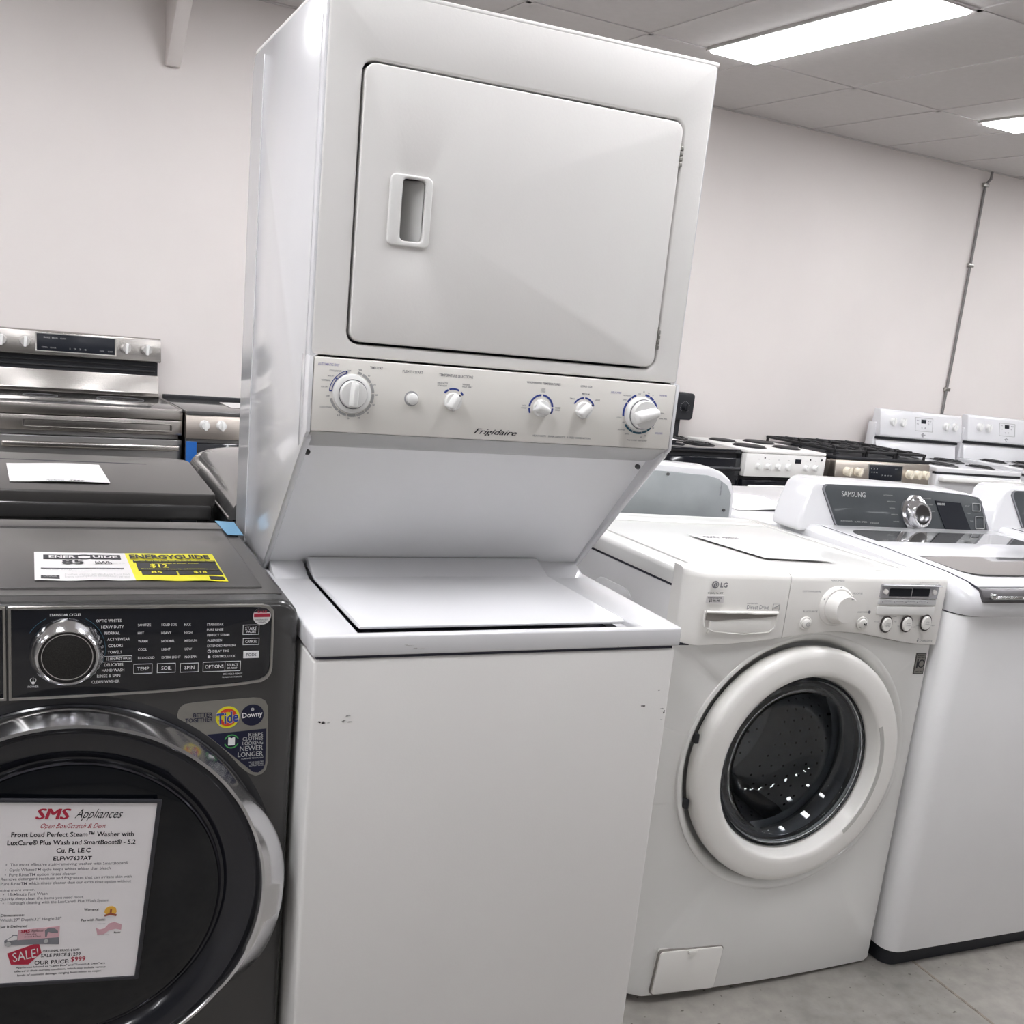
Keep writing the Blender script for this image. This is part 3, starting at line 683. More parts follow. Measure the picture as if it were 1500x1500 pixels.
rs = part(dk, 'price_sticker', prism(circle(-.0680, .9490, .0145, 32), 'y', YD-.0006, YD), PAPER, 'round red, white and black sticker at the panel corner')
sub(rs, 'sticker_print', prism([p for p in circle(-.0680, .9490, .0145, 40) if p[1] > .9545], 'y', YD-.0010, YD-.0005), INK, dk)
sub(rs, 'sticker_lettering', cat(text([('OPEN BOX', -.0805, -.0555, .9485, .0042), ('SALE', -.0755, -.0605, .9550, .0035)], YD-.0013, .03), roty(box(-.081, -.055, YD-.0009, YD-.0005, .9474, .9534), 0, (-.068, 0, .95))), INKR, dk)
sub(rs, 'sticker_small_print', text([('ORIGINAL BOX', -.0785, -.0575, .9420, .0022), ('OPENED', -.0740, -.0620, .9378, .0022)], YD-.0010, .01), INK, dk)
# corner sticker
YS = -.0453
kp = [(-.1950, .7900), (-.1915, .7970), (-.1850, .8015), (-.1676, .8039), (-.0755, .8075), (-.0640, .8062), (-.0555, .8005), (-.0505, .7910), (-.0470, .6890), (-.0490, .6770), (-.0560, .6690), (-.0664, .6667), (-.0760, .6710), (-.0860, .6790), (-.1562, .7450), (-.1840, .7600), (-.1930, .7700), (-.1965, .7810)]
ks = part(dk, 'corner_sticker', prism(kp, 'y', YS-.0007, YS+.0005), STKG, 'grey corner sticker with yellow-red and navy detergent badges')
sub(ks, 'navy_triangle', prism([(-.1490, .7464), (-.0517, .7512), (-.0508, .6879), (-.0540, .6780), (-.0625, .6722), (-.0710, .6740)], 'y', YS-.0010, YS-.0005), INKNAVY, dk)
sub(ks, 'dark_lettering', text(DK_NAVY, YS-.0010, .02), INKNAVY, dk)
td = sub(ks, 'round_badge', prism(circle(-.1163, .7752, .0192, 36), 'y', YS-.0010, YS-.0005), YEL, dk)
sub(ks, 'red_badge_ring', cat(arc(-.1163, .7752, .0095, .0152, 18, 165, YS-.0012, .0003), arc(-.1163, .7752, .0095, .0152, 198, 345, YS-.0012, .0003)), INKTRED, dk)
sub(ks, 'badge_lettering_outline', roty(text([('Tide', -.1342, -.0988, .7650, .0194)], YS-.0016, .035, .12), R(-7), (-.1163, 0, .775)), INKW, dk)
sub(ks, 'badge_lettering', roty(text([('Tide', -.1338, -.0992, .7655, .0188)], YS-.0019, .025, .12), R(-7), (-.1163, 0, .775)), INKBLUE, dk)
sub(ks, 'navy_badge', prism(circle(-.0760, .7768, .0188, 36), 'y', YS-.0010, YS-.0005), INKNAVY, dk)
sub(ks, 'white_lettering', roty(text([('Downy', -.0925, -.0593, .7735, .0090)], YS-.0014, .02), R(-4), (-.076, 0, .776)), INKW, dk)
sub(ks, 'flower_mark', cat(arc(-.0762, .7870, .0008, .0028, 0, 359, YS-.0013, .0003)), INKSIL, dk)
sub(ks, 'cream_lettering', text(DK_CREAM[:9], YS-.0014, .012), INKSIL, dk)
sub(ks, 'green_arrows', cat(arc(-.1085, .7320, .0105, .0122, 20, 160, YS-.0013, .0003), arc(-.1085, .7320, .0105, .0122, 200, 340, YS-.0013, .0003)), INKGREEN, dk)
sub(ks, 'shirt_symbol', prism([(-.1140, .7250), (-.1030, .7250), (-.1030, .7390), (-.1060, .7390), (-.1085, .7375), (-.1110, .7390), (-.1140, .7390)], 'y', YS-.0013, YS-.0009), INKW, dk)
part(dk, 'chip_mark', scuff(-.2930, .8055, .020, .006, 6, -.0453), mat('worn_gold', (.55, .48, .40), .5, noise=.2, nscale=300))
# the door
DX, DZ = -.362, .490
door = part(dk, 'door', lathe([(.322, .0), (.322, -.006), (.300, -.030), (.300, -.046), (.292, -.052), (.262, -.046), (.245, -.030), (.240, -.030), (.236, -.034)], (DX, -.045, DZ), 'y', 96), mat('door_black', (.012, .013, .018), .16, coat=.4, noise=.1, nscale=60))
rg = []
n = 120; rows = []
bm = bmesh.new()
for i in range(n):
    a = 2*math.pi*i/n; d = math.degrees((a+math.pi) % (2*math.pi)-math.pi)
    bul = max(0, 1-abs((d+5)/34)**3) if abs(d+5) < 34 else 0
    ro = .3205+.024*bul; ri = .2990
    prof = [(ri, -.052), (ri+.003, -.056-.010*bul), (ri+.008, -.055-.014*bul), (ro-.004, -.030-.026*bul), (ro, -.018-.026*bul), (ro-.001, -.006-.022*bul), (ri+.002, -.008)]
    rows.append([bm.verts.new((DX+r*math.cos(a), -.045+h, DZ+r*math.sin(a))) for r, h in prof])
for i in range(n):
    p, q = rows[i], rows[(i+1) % n]; m_ = len(p)
    for k_ in range(m_): bm.faces.new((p[k_], q[k_], q[(k_+1) % m_], p[(k_+1) % m_]))
bmesh.ops.recalc_face_normals(bm, faces=bm.faces)
sub(door, 'chrome_ring', bm, CHROMES, dk, smooth=50)
sub(door, 'door_glass', lathe([(.238, -.030), (.234, -.040), (.215, -.046), (.12, -.052), (0, -.054)], (DX, -.045, DZ), 'y', 80), BLKGL, dk)
sub(door, 'glass_rim', lathe([(.2385, -.033), (.2385, -.0375), (.2360, -.0395), (.2345, -.0375)], (DX, -.045, DZ), 'y', 80, True), mat('dark_chrome', (.10, .10, .12), .15, metal=.9, noise=.02, nscale=30), dk)
part(dk, 'door_recess', lathe([(.335, .0), (.331, -.0015), (.322, -.0015), (.322, .0)], (DX, -.045, DZ), 'y', 96, True), BLKR)  # thin dark ring whose colour stands in for the shade around the door
for x in (X0+.05, X1-.05):
    for y in (0, .52): part(dk, 'levelling_foot', lathe([(.02, 0), (.02, .014), (.01, .016), (.01, .035), (0, .035)], (x, y, 0), 'z', 14), BLKR)
part(dk, 'side_seam', cat(box(X1-.001, X1+.0012, .03, .034, .06, .93), box(X1-.001, X1+.0012, .012, .015, .06, .93)), BLKR)
# sale sign on the door: a thing of its own. Local frame: x right, z up, y towards the wall; origin at the top right corner of the frame
sg = thing('sale_sign', 'white printed sale sign in a black frame leaning on the dark washer door', 'sign', (-.2235, -.105, .6655), (0, R(5.6), 0))
FW, FH = .2700, .3180
part(sg, 'frame', ring([(-FW, -FH), (0, -FH), (0, 0), (-FW, 0)], [(-FW+.0065, -FH+.006), (-.0065, -FH+.006), (-.0065, -.006), (-FW+.0065, -.006)], 'y', -.0035, .002, .0012), mat('frame_black', (.03, .03, .036), .4, noise=.05, nscale=60))
part(sg, 'paper', box(-FW+.005, -.005, -.001, .001, -FH+.005, -.005), PAPERS)
kh, kv = .000201, .000242
# crop pixels (x, y) on the sign to local coordinates
def sx(x, y): return -.0068-(1158-(y-155)*.131-x)*kh*1.0
def sz(x, y): return -.0065-(y-155+(1158-x)*.021)*kv
def st_(s, x0, x1, y, h): return (s, sx(x0, y), sx(x1, y), sz((x0+x1)/2, y), h*kv)
sgn = lambda L, nm, m, bold=0, shear=0, y=-.0014: part(sg, nm, text([st_(*a) for a in L], y, bold, shear), m)
part(sg, 'red_lettering', btext([st_('SMS', 275, 522, 250, 74)], -.0014, .0011, 0, .2), INKR)
sgn([('Appliances', 552, 900, 250, 66)], 'script_lettering', INK, -.004, .55)
sgn([('Open Box/Scratch & Dent', 310, 780, 316, 34)], 'red_script', INKR, -.004, .5)
sgn([('Front Load Perfect Steam™ Washer with', 105, 985, 374, 32), ('LuxCare® Plus Wash and SmartBoost® - 5.2', 76, 998, 430, 32), ('Cu. Ft. I.E.C', 418, 665, 486, 32), ('ELFW7637AT', 396, 674, 540, 28)], 'bold_lettering', INK, .018)
sgn([('•  The most effective stain-removing washer with SmartBoost®', 62, 944, 574, 20), ('•  Optic WhitesTM cycle keeps whites whiter than bleach', 56, 812, 608, 20), ('•  Pure RinseTM option rinses cleaner', 54, 556, 640, 20), ('Remove detergent residues and fragrances that can irritate skin with', 26, 970, 672, 20), ('Pure RinseTM which rinses cleaner than our extra rinse option without', 24, 966, 706, 20), ('using more water.', 20, 262, 740, 18), ('•  15-Minute Fast Wash', 38, 352, 774, 20), ('Quickly deep clean the items you need most.', 12, 614, 808, 20), ('•  Thorough cleaning with the LuxCare® Plus Wash System', 34, 800, 840, 20), ('Width:27" Depth:32" Height:38"', 12, 448, 955, 20)], 'grey_lettering', INKG, .004)
sgn([('Dimensions:', 20, 184, 917, 18), ('Get It Delivered', 6, 202, 998, 18), ('Warranty:', 614, 724, 908, 18), ('Pay with Flexiti:', 592, 772, 984, 18), ('flexiti', 835, 885, 1086, 14), ('ORIGINAL PRICE: $1649', 310, 578, 1192, 16), ('SALE PRICE:$1299', 296, 586, 1228, 24), ('OUR PRICE:', 248, 500, 1278, 28), ('Appliances labeled as "Open Box" and "Scratch & Dent" are', 115, 770, 1300, 13), ('offered in their current condition, which may include various', 104, 774, 1328, 14), ('levels of cosmetic damage, ranging from minor to major.', 124, 742, 1357, 14)], 'dark_lettering', INK, .012)
sgn([('$999', 512, 620, 1272, 32)], 'price_lettering', INKR, .02)
def spoly(pts, y0=-.0016, y1=-.0008): return prism([(sx(*p), sz(*p)) for p in pts], 'y', y0, y1)
part(sg, 'sale_badge', spoly([(58, 1180), (285, 1116), (302, 1192), (206, 1270), (82, 1262)]), INKR)
part(sg, 'badge_lettering', roty(text([st_('SALE!', 92, 276, 1232, 66)], -.0020, .0), R(-11), (sx(180, 1200), 0, sz(180, 1200))), PAPER)
tr = part(sg, 'truck_picture', spoly([(140, 1018), (438, 1006), (432, 1090), (132, 1088)]), INKPINK)
sub(tr, 'truck_chassis', spoly([(40, 1088), (90, 1060), (100, 1050), (134, 1052), (134, 1090), (432, 1086), (428, 1138), (300, 1128), (100, 1122), (44, 1126)], -.0018), INKG)
sub(tr, 'truck_cab', spoly([(62, 1076), (92, 1066), (104, 1056), (132, 1058), (132, 1084), (62, 1090)], -.0022), PAPER)
sub(tr, 'truck_wheels', cat(prism(circle(sx(66, 1112), sz(66, 1112), .0040, 14), 'y', -.0024, -.0010), prism(circle(sx(336, 1108), sz(336, 1108), .0032, 14), 'y', -.0024, -.0010)), INKL)
sub(tr, 'truck_lettering', text([st_('SMS', 158, 222, 1036, 20)], -.0020, .03), INKR)
sub(tr, 'truck_small_lettering', text([st_('Appliances', 232, 318, 1036, 20), st_('Open Box', 190, 270, 1054, 10), st_('Scratch & Dent', 180, 300, 1072, 10)], -.0020, 0, .3), INK)
sub(tr, 'truck_art', spoly([(330, 1030), (344, 1022), (352, 1016), (400, 1020), (424, 1040), (424, 1056), (380, 1050), (352, 1042), (342, 1076), (330, 1076)], -.0020), INKG)
part(sg, 'warranty_seal', spoly([(765, 925), (775, 898), (800, 884), (830, 884), (852, 898), (858, 925), (845, 945), (780, 945)]), INKORG)
part(sg, 'seal_ribbon', cat(spoly([(764, 945), (812, 930), (858, 945), (854, 958), (812, 946), (768, 956)], -.0019), text([st_('1', 806, 820, 928, 24)], -.0020, .03)), mat('brown_print', (.30, .08, .05), .5, noise=.02, nscale=30))
part(sg, 'pink_wave', spoly([(702, 1036), (730, 1050), (765, 1044), (800, 1010), (840, 1000), (896, 1024), (890, 1062), (850, 1052), (800, 1060), (760, 1086), (712, 1088)]), INKPINK)
part(sg, 'small_lettering', text([st_('shop now', 716, 772, 1010, 8), st_('pay later with', 714, 800, 1092, 6)], -.0014), INKL)
# energy label lying on top, and blue tape
ZT = .9790
eg = thing('energy_label', 'folded energy label, half white and half yellow, lying on the dark washer top', 'label', (-.257, .16, ZT), world=True)
def lay(pts, z, t=.0006): return prism(pts, 'z', z, z+t)
wob = lambda x, y, z: (x, y, z+.0007*(1+math.sin(x*75))*(1 if y < .10 else .3))
def sheet(q, z, nx=40):
    (x0, y0), (x1, y1), (x2, y2), (x3, y3) = q
    bm = bmesh.new(); g = []
    for i in range(nx+1):
        u = i/nx; col = []
        for j in range(5):
            v = j/4
            x = (x0*(1-u)+x1*u)*(1-v)+(x3*(1-u)+x2*u)*v; y = (y0*(1-u)+y1*u)*(1-v)+(y3*(1-u)+y2*u)*v
            col.append((bm.verts.new((x, y, z)), bm.verts.new((x, y, z+.0005))))
        g.append(col)
    for i in range(nx):
        for j in range(4):
            bm.faces.new([c_[1] for c_ in (g[i][j], g[i+1][j], g[i+1][j+1], g[i][j+1])]); bm.faces.new([c_[0] for c_ in (g[i][j], g[i][j+1], g[i+1][j+1], g[i+1][j])])
    for i in range(nx):
        for j, r_ in ((0, 0), (4, 1)): bm.faces.new([g[i][j][0], g[i+1][j][0], g[i+1][j][1], g[i][j][1]])
    for j in range(4):
        for i in (0, nx): bm.faces.new([g[i][j][0], g[i][j+1][0], g[i][j+1][1], g[i][j][1]])
    bmesh.ops.recalc_face_normals(bm, faces=bm.faces)
    return move(bm, wob)
part(eg, 'white_half', sheet([(-.407, .068), (-.254, .068), (-.259, .264), (-.4085, .270)], ZT), PAPER, 'white half of the label', smooth=80)
part(eg, 'yellow_half', sheet([(-.254, .068), (-.106, .060), (-.105, .262), (-.259, .264)], ZT), YEL, 'yellow half of the label', smooth=80)
def lt(L, bold=0): return move(text(L, ZT+.0022, bold, 0, 'z'), wob)
def lb(x0, x1, y0, y1): return move(prism([(x0+(x1-x0)*i/8, y0) for i in range(9)]+[(x1+(x0-x1)*i/8, y1) for i in range(9)], 'z', ZT+.0008, ZT+.0014), wob)
part(eg, 'black_bars', cat(lb(-.394, -.338, .214, .246), lb(-.318, -.268, .214, .246), lb(-.398, -.268, .1470, .1500), lb(-.398, -.370, .078, .100), arc(-.328, .230, .012, .017, 40, 330, ZT+.0015, .0003, axis='z')), INK)
part(eg, 'white_lettering', lt([('ENER', -.385, -.342, .220, .018), ('UIDE', -.314, -.273, .220, .018)], .03), PAPER)
part(eg, 'black_lettering', lt([('85', -.365, -.330, .178, .026), ('kWh', -.312, -.285, .176, .018)], .03), INK)
part(eg, 'fine_print', lt([('per year / par année', -.283, -.264, .176, .006), ('Uses least energy', -.395, -.350, .132, .009), ('Uses most energy', -.312, -.268, .137, .009), ('Similar models compared', -.350, -.320, .122, .007), ('Clothes washer standard size front load', -.362, -.262, .098, .012), ('Energy consumption in kilowatt-hours per year', -.362, -.262, .082, .012), ('CANADA', -.394, -.374, .084, .009)], 0), INKL)
part(eg, 'black_boxes', cat(lb(-.249, -.108, .193, .206), lb(-.245, -.109, .132, .190), lb(-.241, -.184, .103, .128), lb(-.181, -.108, .103, .128), lb(-.134, -.110, .068, .090)), INK)
part(eg, 'big_lettering', lt([('ENERGYGUIDE', -.253, -.115, .216, .030)], .035), INK)
part(eg, 'yellow_lettering', move(lt([('Estimated Yearly Energy Cost (when used with an electric water heater)', -.247, -.110, .196, .006), ('$12', -.224, -.194, .150, .026), ('Cost Range of Similar Models', -.215, -.140, .178, .006), ('Estimated yearly electricity use', -.240, -.112, .137, .004), ('85', -.226, -.208, .109, .016), ('$18', -.156, -.134, .109, .016)], .02), lambda x, y, z: (x, y, z+.0002)), YEL)
tp = tag(link('blue_tape', xf(prism([(-.055, .636), (-.017, .625), (-.019, .492), (-.050, .496)], 'z', 0, .0007), Matrix.Translation((0, -.06, .9790))), BLUET), 'piece of light blue tape on the rear corner of the dark washer', 'tape')
tp.location = (0, 0, 0)
def lathe_arc(cx, cz, prof, a0, a1, n=20):
    bm = bmesh.new(); G = []
    for i in range(n+1):
        a = R(a0+(a1-a0)*i/n); G.append([bm.verts.new((cx+r*math.cos(a), h, cz+r*math.sin(a))) for r, h in prof])
    m_ = len(prof)
    for p, q in zip(G, G[1:]):
        for k_ in range(m_): bm.faces.new((p[k_], q[k_], q[(k_+1) % m_], p[(k_+1) % m_]))
    bm.faces.new(G[0]); bm.faces.new(G[-1][::-1]); bmesh.ops.recalc_face_normals(bm, faces=bm.faces)
    return bm
# ------------------------------------------------------------------ white front-load washer (local: origin at lower left front corner)
lg = thing('front_load_washer', 'white front-loading washer right of the stacked unit, round glass door and curved control panel', 'washer', (.795, .045, -.004), (-.015, .020, 0))
WL = .686
part(lg, 'body', ring(rrect(0, WL, .022, .958, .004, 1), circle(.343, .5635, .262, 72), 'y', .052, .735, .004), LGS)
part(lg, 'rear_panel', box(.01, WL-.01, .725, .742, .03, .95, .003), LGS)
part(lg, 'side_emboss', cat(*[move(prism(rrect(a, b, .30, .905, .05, 5), 'x', -.0025, .004, .0015, 2), lambda x, y, z: (x, y, z)) for a, b in ((.20, .40), (.47, .66))]), LGS)
cov = box(-.002, WL+.002, .048, .742, .962, 1.000, .014, 4, lambda e: max(v.co.z for v in e.verts) > .98)
part(lg, 'top_cover', cov, LGW)
part(lg, 'top_seam', box(.001, WL-.001, .06, .73, .956, .963), GAP)
part(lg, 'top_inset', cat(ring(rrect(.045, WL-.045, .06, .70, .02), rrect(.055, WL-.055, .07, .69, .016), 'z', .999, 1.0035, .0018), box(.06, WL-.06, .60, .69, .999, 1.0028, .002)), LGW)
part(lg, 'top_clip', box(.510, .600, .030, .052, 1.000, 1.008, .002), LGW)
# lower front with round opening
cur = [(-.001, .8450), (.036, .8445), (.1067, .8480), (.1785, .8545), (.2469, .8625), (.3114, .8715), (.3600, .8752), (.4000, .8752), (.4601, .8705), (.5173, .8605), (.5756, .8505), (.6345, .8430), (.687, .8400)]
DCX, DCZ, DR = .3465, .5655, .3035
low = [(-.001, .030), (.010, .022), (WL-.010, .022), (WL+.001, .030)]+cur[::-1]
fr = ring(low, circle(DCX, DCZ, DR, 96), 'y', -.0, .050, 0, n=140)
def bulge(x, y, z):
    if y > .02: return (x, y, z)
    e = x+.001; c_ = max(0, 1-e/.05)
    return (x, y+.030*c_*c_-.012*math.sin(math.pi*min(1, max(0, x/WL))), z)
fp = bevel(move(fr, bulge), .0035, 2, 60)
part(lg, 'front_panel', fp, LGW, smooth=50)
dish = lathe([(.2935, -.006), (.290, .004), (.280, .022), (.270, .050), (.22, .060), (.22, .064), (.298, .064)], (DCX, -.004, DCZ), 'y', 96)
part(lg, 'door_recess', lathe([(.3065, -.0085), (.3030, -.0105), (.2980, -.0095), (.2870, .003), (.2790, .018), (.272, .030), (.250, .040), (.250, .052), (.3065, .052)], (DCX, -.0, DCZ), 'y', 96, True), LGW, smooth=60)
# control panel
top = [(WL+.001, .994), (WL-.010, 1.004), (.02, 1.006), (.0, 1.002)]
def slab(pts, y0, y1, w=.003):
    bm = prism(pts, 'y', y0, y1); 
    bmesh.ops.triangulate(bm, faces=[f for f in bm.faces if len(f.verts) > 4])
    return bm
def cslab(x0, x1, zt, y=-.014):
    n = 26; bm = bmesh.new(); G = []
    def zc(x):
        for p, q in zip(cur, cur[1:]):
            if p[0] <= x <= q[0]: return p[1]+(q[1]-p[1])*(x-p[0])/(q[0]-p[0])
        return cur[0][1] if x < cur[0][0] else cur[-1][1]
    def yf(x):
        e = x+.001; c_ = max(0, 1-e/.045); return y+.034*c_*c_-.008*math.sin(math.pi*min(1, max(0, x/WL)))
    for i in range(n+1):
        x = x0+(x1-x0)*i/n; zb = zc(x)+.0022; yy = yf(x)
        prof = [(yy+.004, zb), (yy+.0008, zb+.0012), (yy, zb+.004), (yy, zt-.016), (yy+.003, zt-.007), (yy+.010, zt-.0015), (yy+.020, zt), (.060, zt), (.060, zb)]
        G.append([bm.verts.new((x, a, b)) for a, b in prof])
    m_ = len(G[0])
    for a, b in zip(G, G[1:]):
        for k_ in range(m_): bm.faces.new((a[k_], a[(k_+1) % m_], b[(k_+1) % m_], b[k_]))
    bm.faces.new(G[0]); bm.faces.new(G[-1][::-1])
    bmesh.ops.recalc_face_normals(bm, faces=bm.faces)
    return bm
dw = part(lg, 'detergent_drawer', cslab(-.001, .2395, 1.006), LGP, smooth=45)
cp2 = part(lg, 'control_panel', cslab(.2410, WL+.001, 1.006), LGP, smooth=45)
part(lg, 'panel_gap', cat(box(.238, .243, .0, .05, .86, 1.0), *[box(p[0], q[0], .006, .05, min(p[1], q[1])-.002, max(p[1], q[1])+.003) for p, q in zip(cur, cur[1:])]), GAP)
YL = -.0222
rec = [(.0370, .9215), (.0372, .9010), (.0430, .8890), (.0640, .8805), (.1350, .8745), (.2020, .8785), (.2150, .8880), (.2165, .9160), (.2165, .9215)]
sub(dw, 'drawer_grip', cat(ring(list(map(lambda p: (p[0]+(p[0]-.127)*.035, p[1]+(p[1]-.900)*.09), rec)), rec, 'y', YL-.0010, YL+.004, .0012),
    prism([(YL+.001, .8760), (YL-.0008, .8840), (YL-.0008, .9000), (YL+.0035, .9215), (YL+.006, .9215), (YL+.006, .8760)], 'x', .050, .205)), LGP)
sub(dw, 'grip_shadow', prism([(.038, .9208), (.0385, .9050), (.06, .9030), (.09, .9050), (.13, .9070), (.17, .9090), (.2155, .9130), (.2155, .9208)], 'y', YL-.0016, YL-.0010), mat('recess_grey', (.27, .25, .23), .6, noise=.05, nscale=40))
sub(dw, 'grip_lip', cat(tube([(.036, YL-.002, .9225), (.075, YL-.004, .9222), (.10, YL-.003, .9205), (.13, YL-.004, .9215), (.16, YL-.003, .9195), (.2175, YL-.002, .9200)], .0028, 8)), LGP)
sub(dw, 'logo_lettering', text([('LG', .0627, .0801, .9740, .0100)], YL+.0002, .03), INKG)
sub(dw, 'round_logo', prism(circle(.0510, .9790, .0080, 30), 'y', YL+.0006, YL+.002), INKG)
sub(dw, 'logo_face', cat(arc(.0510, .9790, .0050, .0058, -60, 200, YL+.0003, .0003), box(.0507, .0513, YL, YL+.0006, .9755, .9820), box(.0510, .0535, YL, YL+.0006, .9752, .9758), arc(.0485, .9815, 0, .0009, 0, 359, YL+.0003, .0003)), LGP)
sub(dw, 'price_sticker', box(.0335, .0765, YL+.0002, YL+.0012, .9405, .9560, .0002, 1), PAPER, None, 'small white price sticker')
sub(dw, 'sticker_lettering', text([('Clearance price', .0366, .0703, .9505, .0030), ('$549.99', .0400, .0667, .9430, .0048)], YL-.0001, .02), INK)
sub(dw, 'price_lettering', text([('Original price: $899', .0348, .0722, .9605, .0034)], YL+.0004, .02), INK)
sub(dw, 'grey_lettering', text(LG_GREY[3:5], YL-.0006, .0), INKG)
sub(dw, 'rating_label', cat(ring([(.203, .9255), (.2205, .9255), (.2205, .9400), (.203, .9400)], [(.2040, .9262), (.2195, .9262), (.2195, .9393), (.2040, .9393)], 'y', YL-.0002, YL+.0004), prism([(.2055, .9325), (.2185, .9385), (.2185, .9355), (.2055, .9310)], 'y', YL-.0002, YL+.0004)), INKL)
sub(cp2, 'grey_lettering', text([LG_GREY[i] for i in range(5, len(LG_GREY)) if not 15 <= i <= 18 and i not in (13, 14)], YL-.0010, .0), INKG)
kd = sub(cp2, 'cycle_dial', lathe([(.0445, 0), (.0435, -.006), (.0395, -.010), (.0365, -.010), (.0355, -.014), (.0330, -.018), (.0300, -.036), (.0285, -.0385), (0, -.0395)], (.3690, YL, .9370), 'y', 64), LGP)
sub(cp2, 'dial_mark', cat(box(.3515, .3620, YL-.0372, YL-.0362, .9440, .9465, .0010), box(.3745, .3800, YL-.0400, YL-.0392, .9600, .9616, .0004), arc(.369, .937, .0425, .0438, 155, 160, YL-.0075, .0006), arc(.369, .937, .0425, .0438, 88, 92, YL-.0075, .0006), arc(.369, .937, .0425, .0438, 30, 34, YL-.0075, .0006)), INKG)
for x, z, r_ in ((.2949, .8978, .0150), (.4502, .8976, .0150)):
    sub(cp2, 'push_button', cat(lathe([(r_, 0), (r_, -.003), (r_-.002, -.004), (r_-.0035, -.003), (r_-.004, -.003), (r_-.0045, -.007), (r_-.007, -.0085), (0, -.009)], (x, YL, z), 'y', 36)), LGP)
sub(cp2, 'power_symbol', cat(arc(.2960, .8975, .0038, .0045, 0, 359, YL-.0090, .0003), box(.2957, .2963, YL-.0093, YL-.0087, .8955, .8995)), INKG)
sub(cp2, 'start_symbol', cat(prism([(.4490, .8945), (.4530, .8975), (.4490, .9005)], 'y', YL-.0095, YL-.0088), box(.4536, .4545, YL-.0095, YL-.0088, .8945, .9005), box(.4555, .4564, YL-.0095, YL-.0088, .8945, .9005)), INK)
for x, z in ((.5203, .8953), (.5799, .8961), (.6357, .8988)):
    bt_ = sub(cp2, 'option_button', move(lathe([(.0135, 0), (.0135, -.004), (.012, -.006), (0, -.0065)], (x, YL, z), 'y', 36), lambda X, Y, Z, z=z: (X, Y, z+(Z-z)*1.18)), LGP)
    sub(cp2, 'button_ring', move(lathe([(.0165, .001), (.0165, -.0020), (.0140, -.0020), (.0140, .001)], (x, YL, z), 'y', 36, True), lambda X, Y, Z, z=z: (X, Y, z+(Z-z)*1.18)), mat('ring_brown', (.05, .04, .04), .35, noise=.03, nscale=40))
sub(cp2, 'button_lettering', text([('WASH', .5143, .5265, .8970, .0028), ('RINSE', .5138, .5270, .8920, .0028), ('SPIN', .5740, .5860, .8980, .0028), ('SPEED', .5733, .5868, .8930, .0028), ('SOIL', .6302, .6415, .9005, .0028), ('LEVEL', .6295, .6425, .8955, .0028)], YL-.0070, .0), INKG)
dp = sub(cp2, 'display_housing', prism([(.4880, .9560), (.6530, .9545), (.6545, .9845), (.4860, .9850)], 'y', YL-.0030, YL+.004, .0012), SILV)
sub(cp2, 'display_screen', cat(box(.5095, .5735, YL-.0040, YL-.0028, .9605, .9790, .0005, 1), box(.5765, .6270, YL-.0040, YL-.0028, .9610, .9795, .0005, 1)), DISP)
sub(cp2, 'display_hood', prism([(YL, .9835), (YL-.010, .9850), (YL-.009, .9870), (YL, .9885)], 'x', .4850, .6580, .0008), SILV)
for x in (.4975, .6400): sub(cp2, 'small_button', lathe([(.0058, 0), (.0055, -.0075), (0, -.0085)], (x, YL, .9715), 'y', 20), LGP)
sub(cp2, 'indicator_strip', prism([(.4870, .9410), (.6540, .9400), (.6535, .9530), (.4875, .9540)], 'y', YL-.0018, YL+.003, .0010), mat('strip_grey', (.58, .58, .59), .35, noise=.01, nscale=30))
sub(cp2, 'indicator_lettering', cat(text(LG_GREY[-4:], YL-.0024, 0), *[arc(x, .9470, 0, .0011, 0, 359, YL-.0022, .0003) for x in (.4965, .5300, .5640, .5975, .6285)]), INKG)
sub(cp2, 'smooth_band', prism([(.487, .918), (.654, .916), (.654, .936), (.487, .937)], 'y', YL-.0012, YL+.003, .0006), WPLAS)
sub(cp2, 'balance_symbol', cat(arc(.6225, .8560, .0006, .0022, 0, 359, YL-.0003, .0003), arc(.6225, .8605, 0, .0014, 0, 359, YL-.0003, .0003), arc(.4655, .9235, .0, .0035, 0, 359, YL-.0008, .0003)), INKG)
wl = part(lg, 'warranty_label', prism([(.6480, .7700), (.6785, .7690), (.6775, .8200), (.6470, .8210)], 'y', -.0036, .006), STKG, 'grey ten-year warranty label')
move_ = lambda x, y, z: (x, y, z)
wsh = lambda b_: move(b_, lambda x, y, z: (x-.003, y, z))
sub(wl, 'label_border', wsh(ring([(.6516, .7706), (.6809, .7697), (.6800, .8194), (.6506, .8203)], [(.6526, .7716), (.6799, .7707), (.6790, .8184), (.6516, .8193)], 'y', -.0042, -.003)), INK)
sub(wl, 'label_lettering', wsh(cat(text([('1', .6555, .6600, .7850, .0200), ('WARRANTY', .6545, .6770, .8130, .0032), ('DIRECT DRIVE', .6545, .6770, .8085, .0022), ('DIRECT DRIVE', .6560, .6780, .7745, .0026)], -.0041, .03), arc(.6700, .7950, .0072, .0098, 0, 359, -.0040, .0003))), INK)
fl = part(lg, 'filter_cover', move(prism(rrect(.0590, .2235, .0300, .1340, .008), 'y', -.0095, .010, .0018), lambda x, y, z: (x-(.010*(.134-z)/.104)+.006, y-.006*x/.2, z-.004*(x-.06)/.16)), LGP)
sub(fl, 'cover_latch', box(.136, .158, -.0190, -.0140, .1235, .1310, .0015), LGP)
sub(fl, 'cover_gap', move(ring(rrect(.0570, .2255, .0280, .1360, .009), rrect(.0592, .2233, .0302, .1338, .008), 'y', -.0065, .0), lambda x, y, z: (x-(.010*(.134-z)/.104)+.006, y-.006*x/.2, z-.004*(x-.06)/.16)), mat('recess_grey', (.27, .25, .23)))
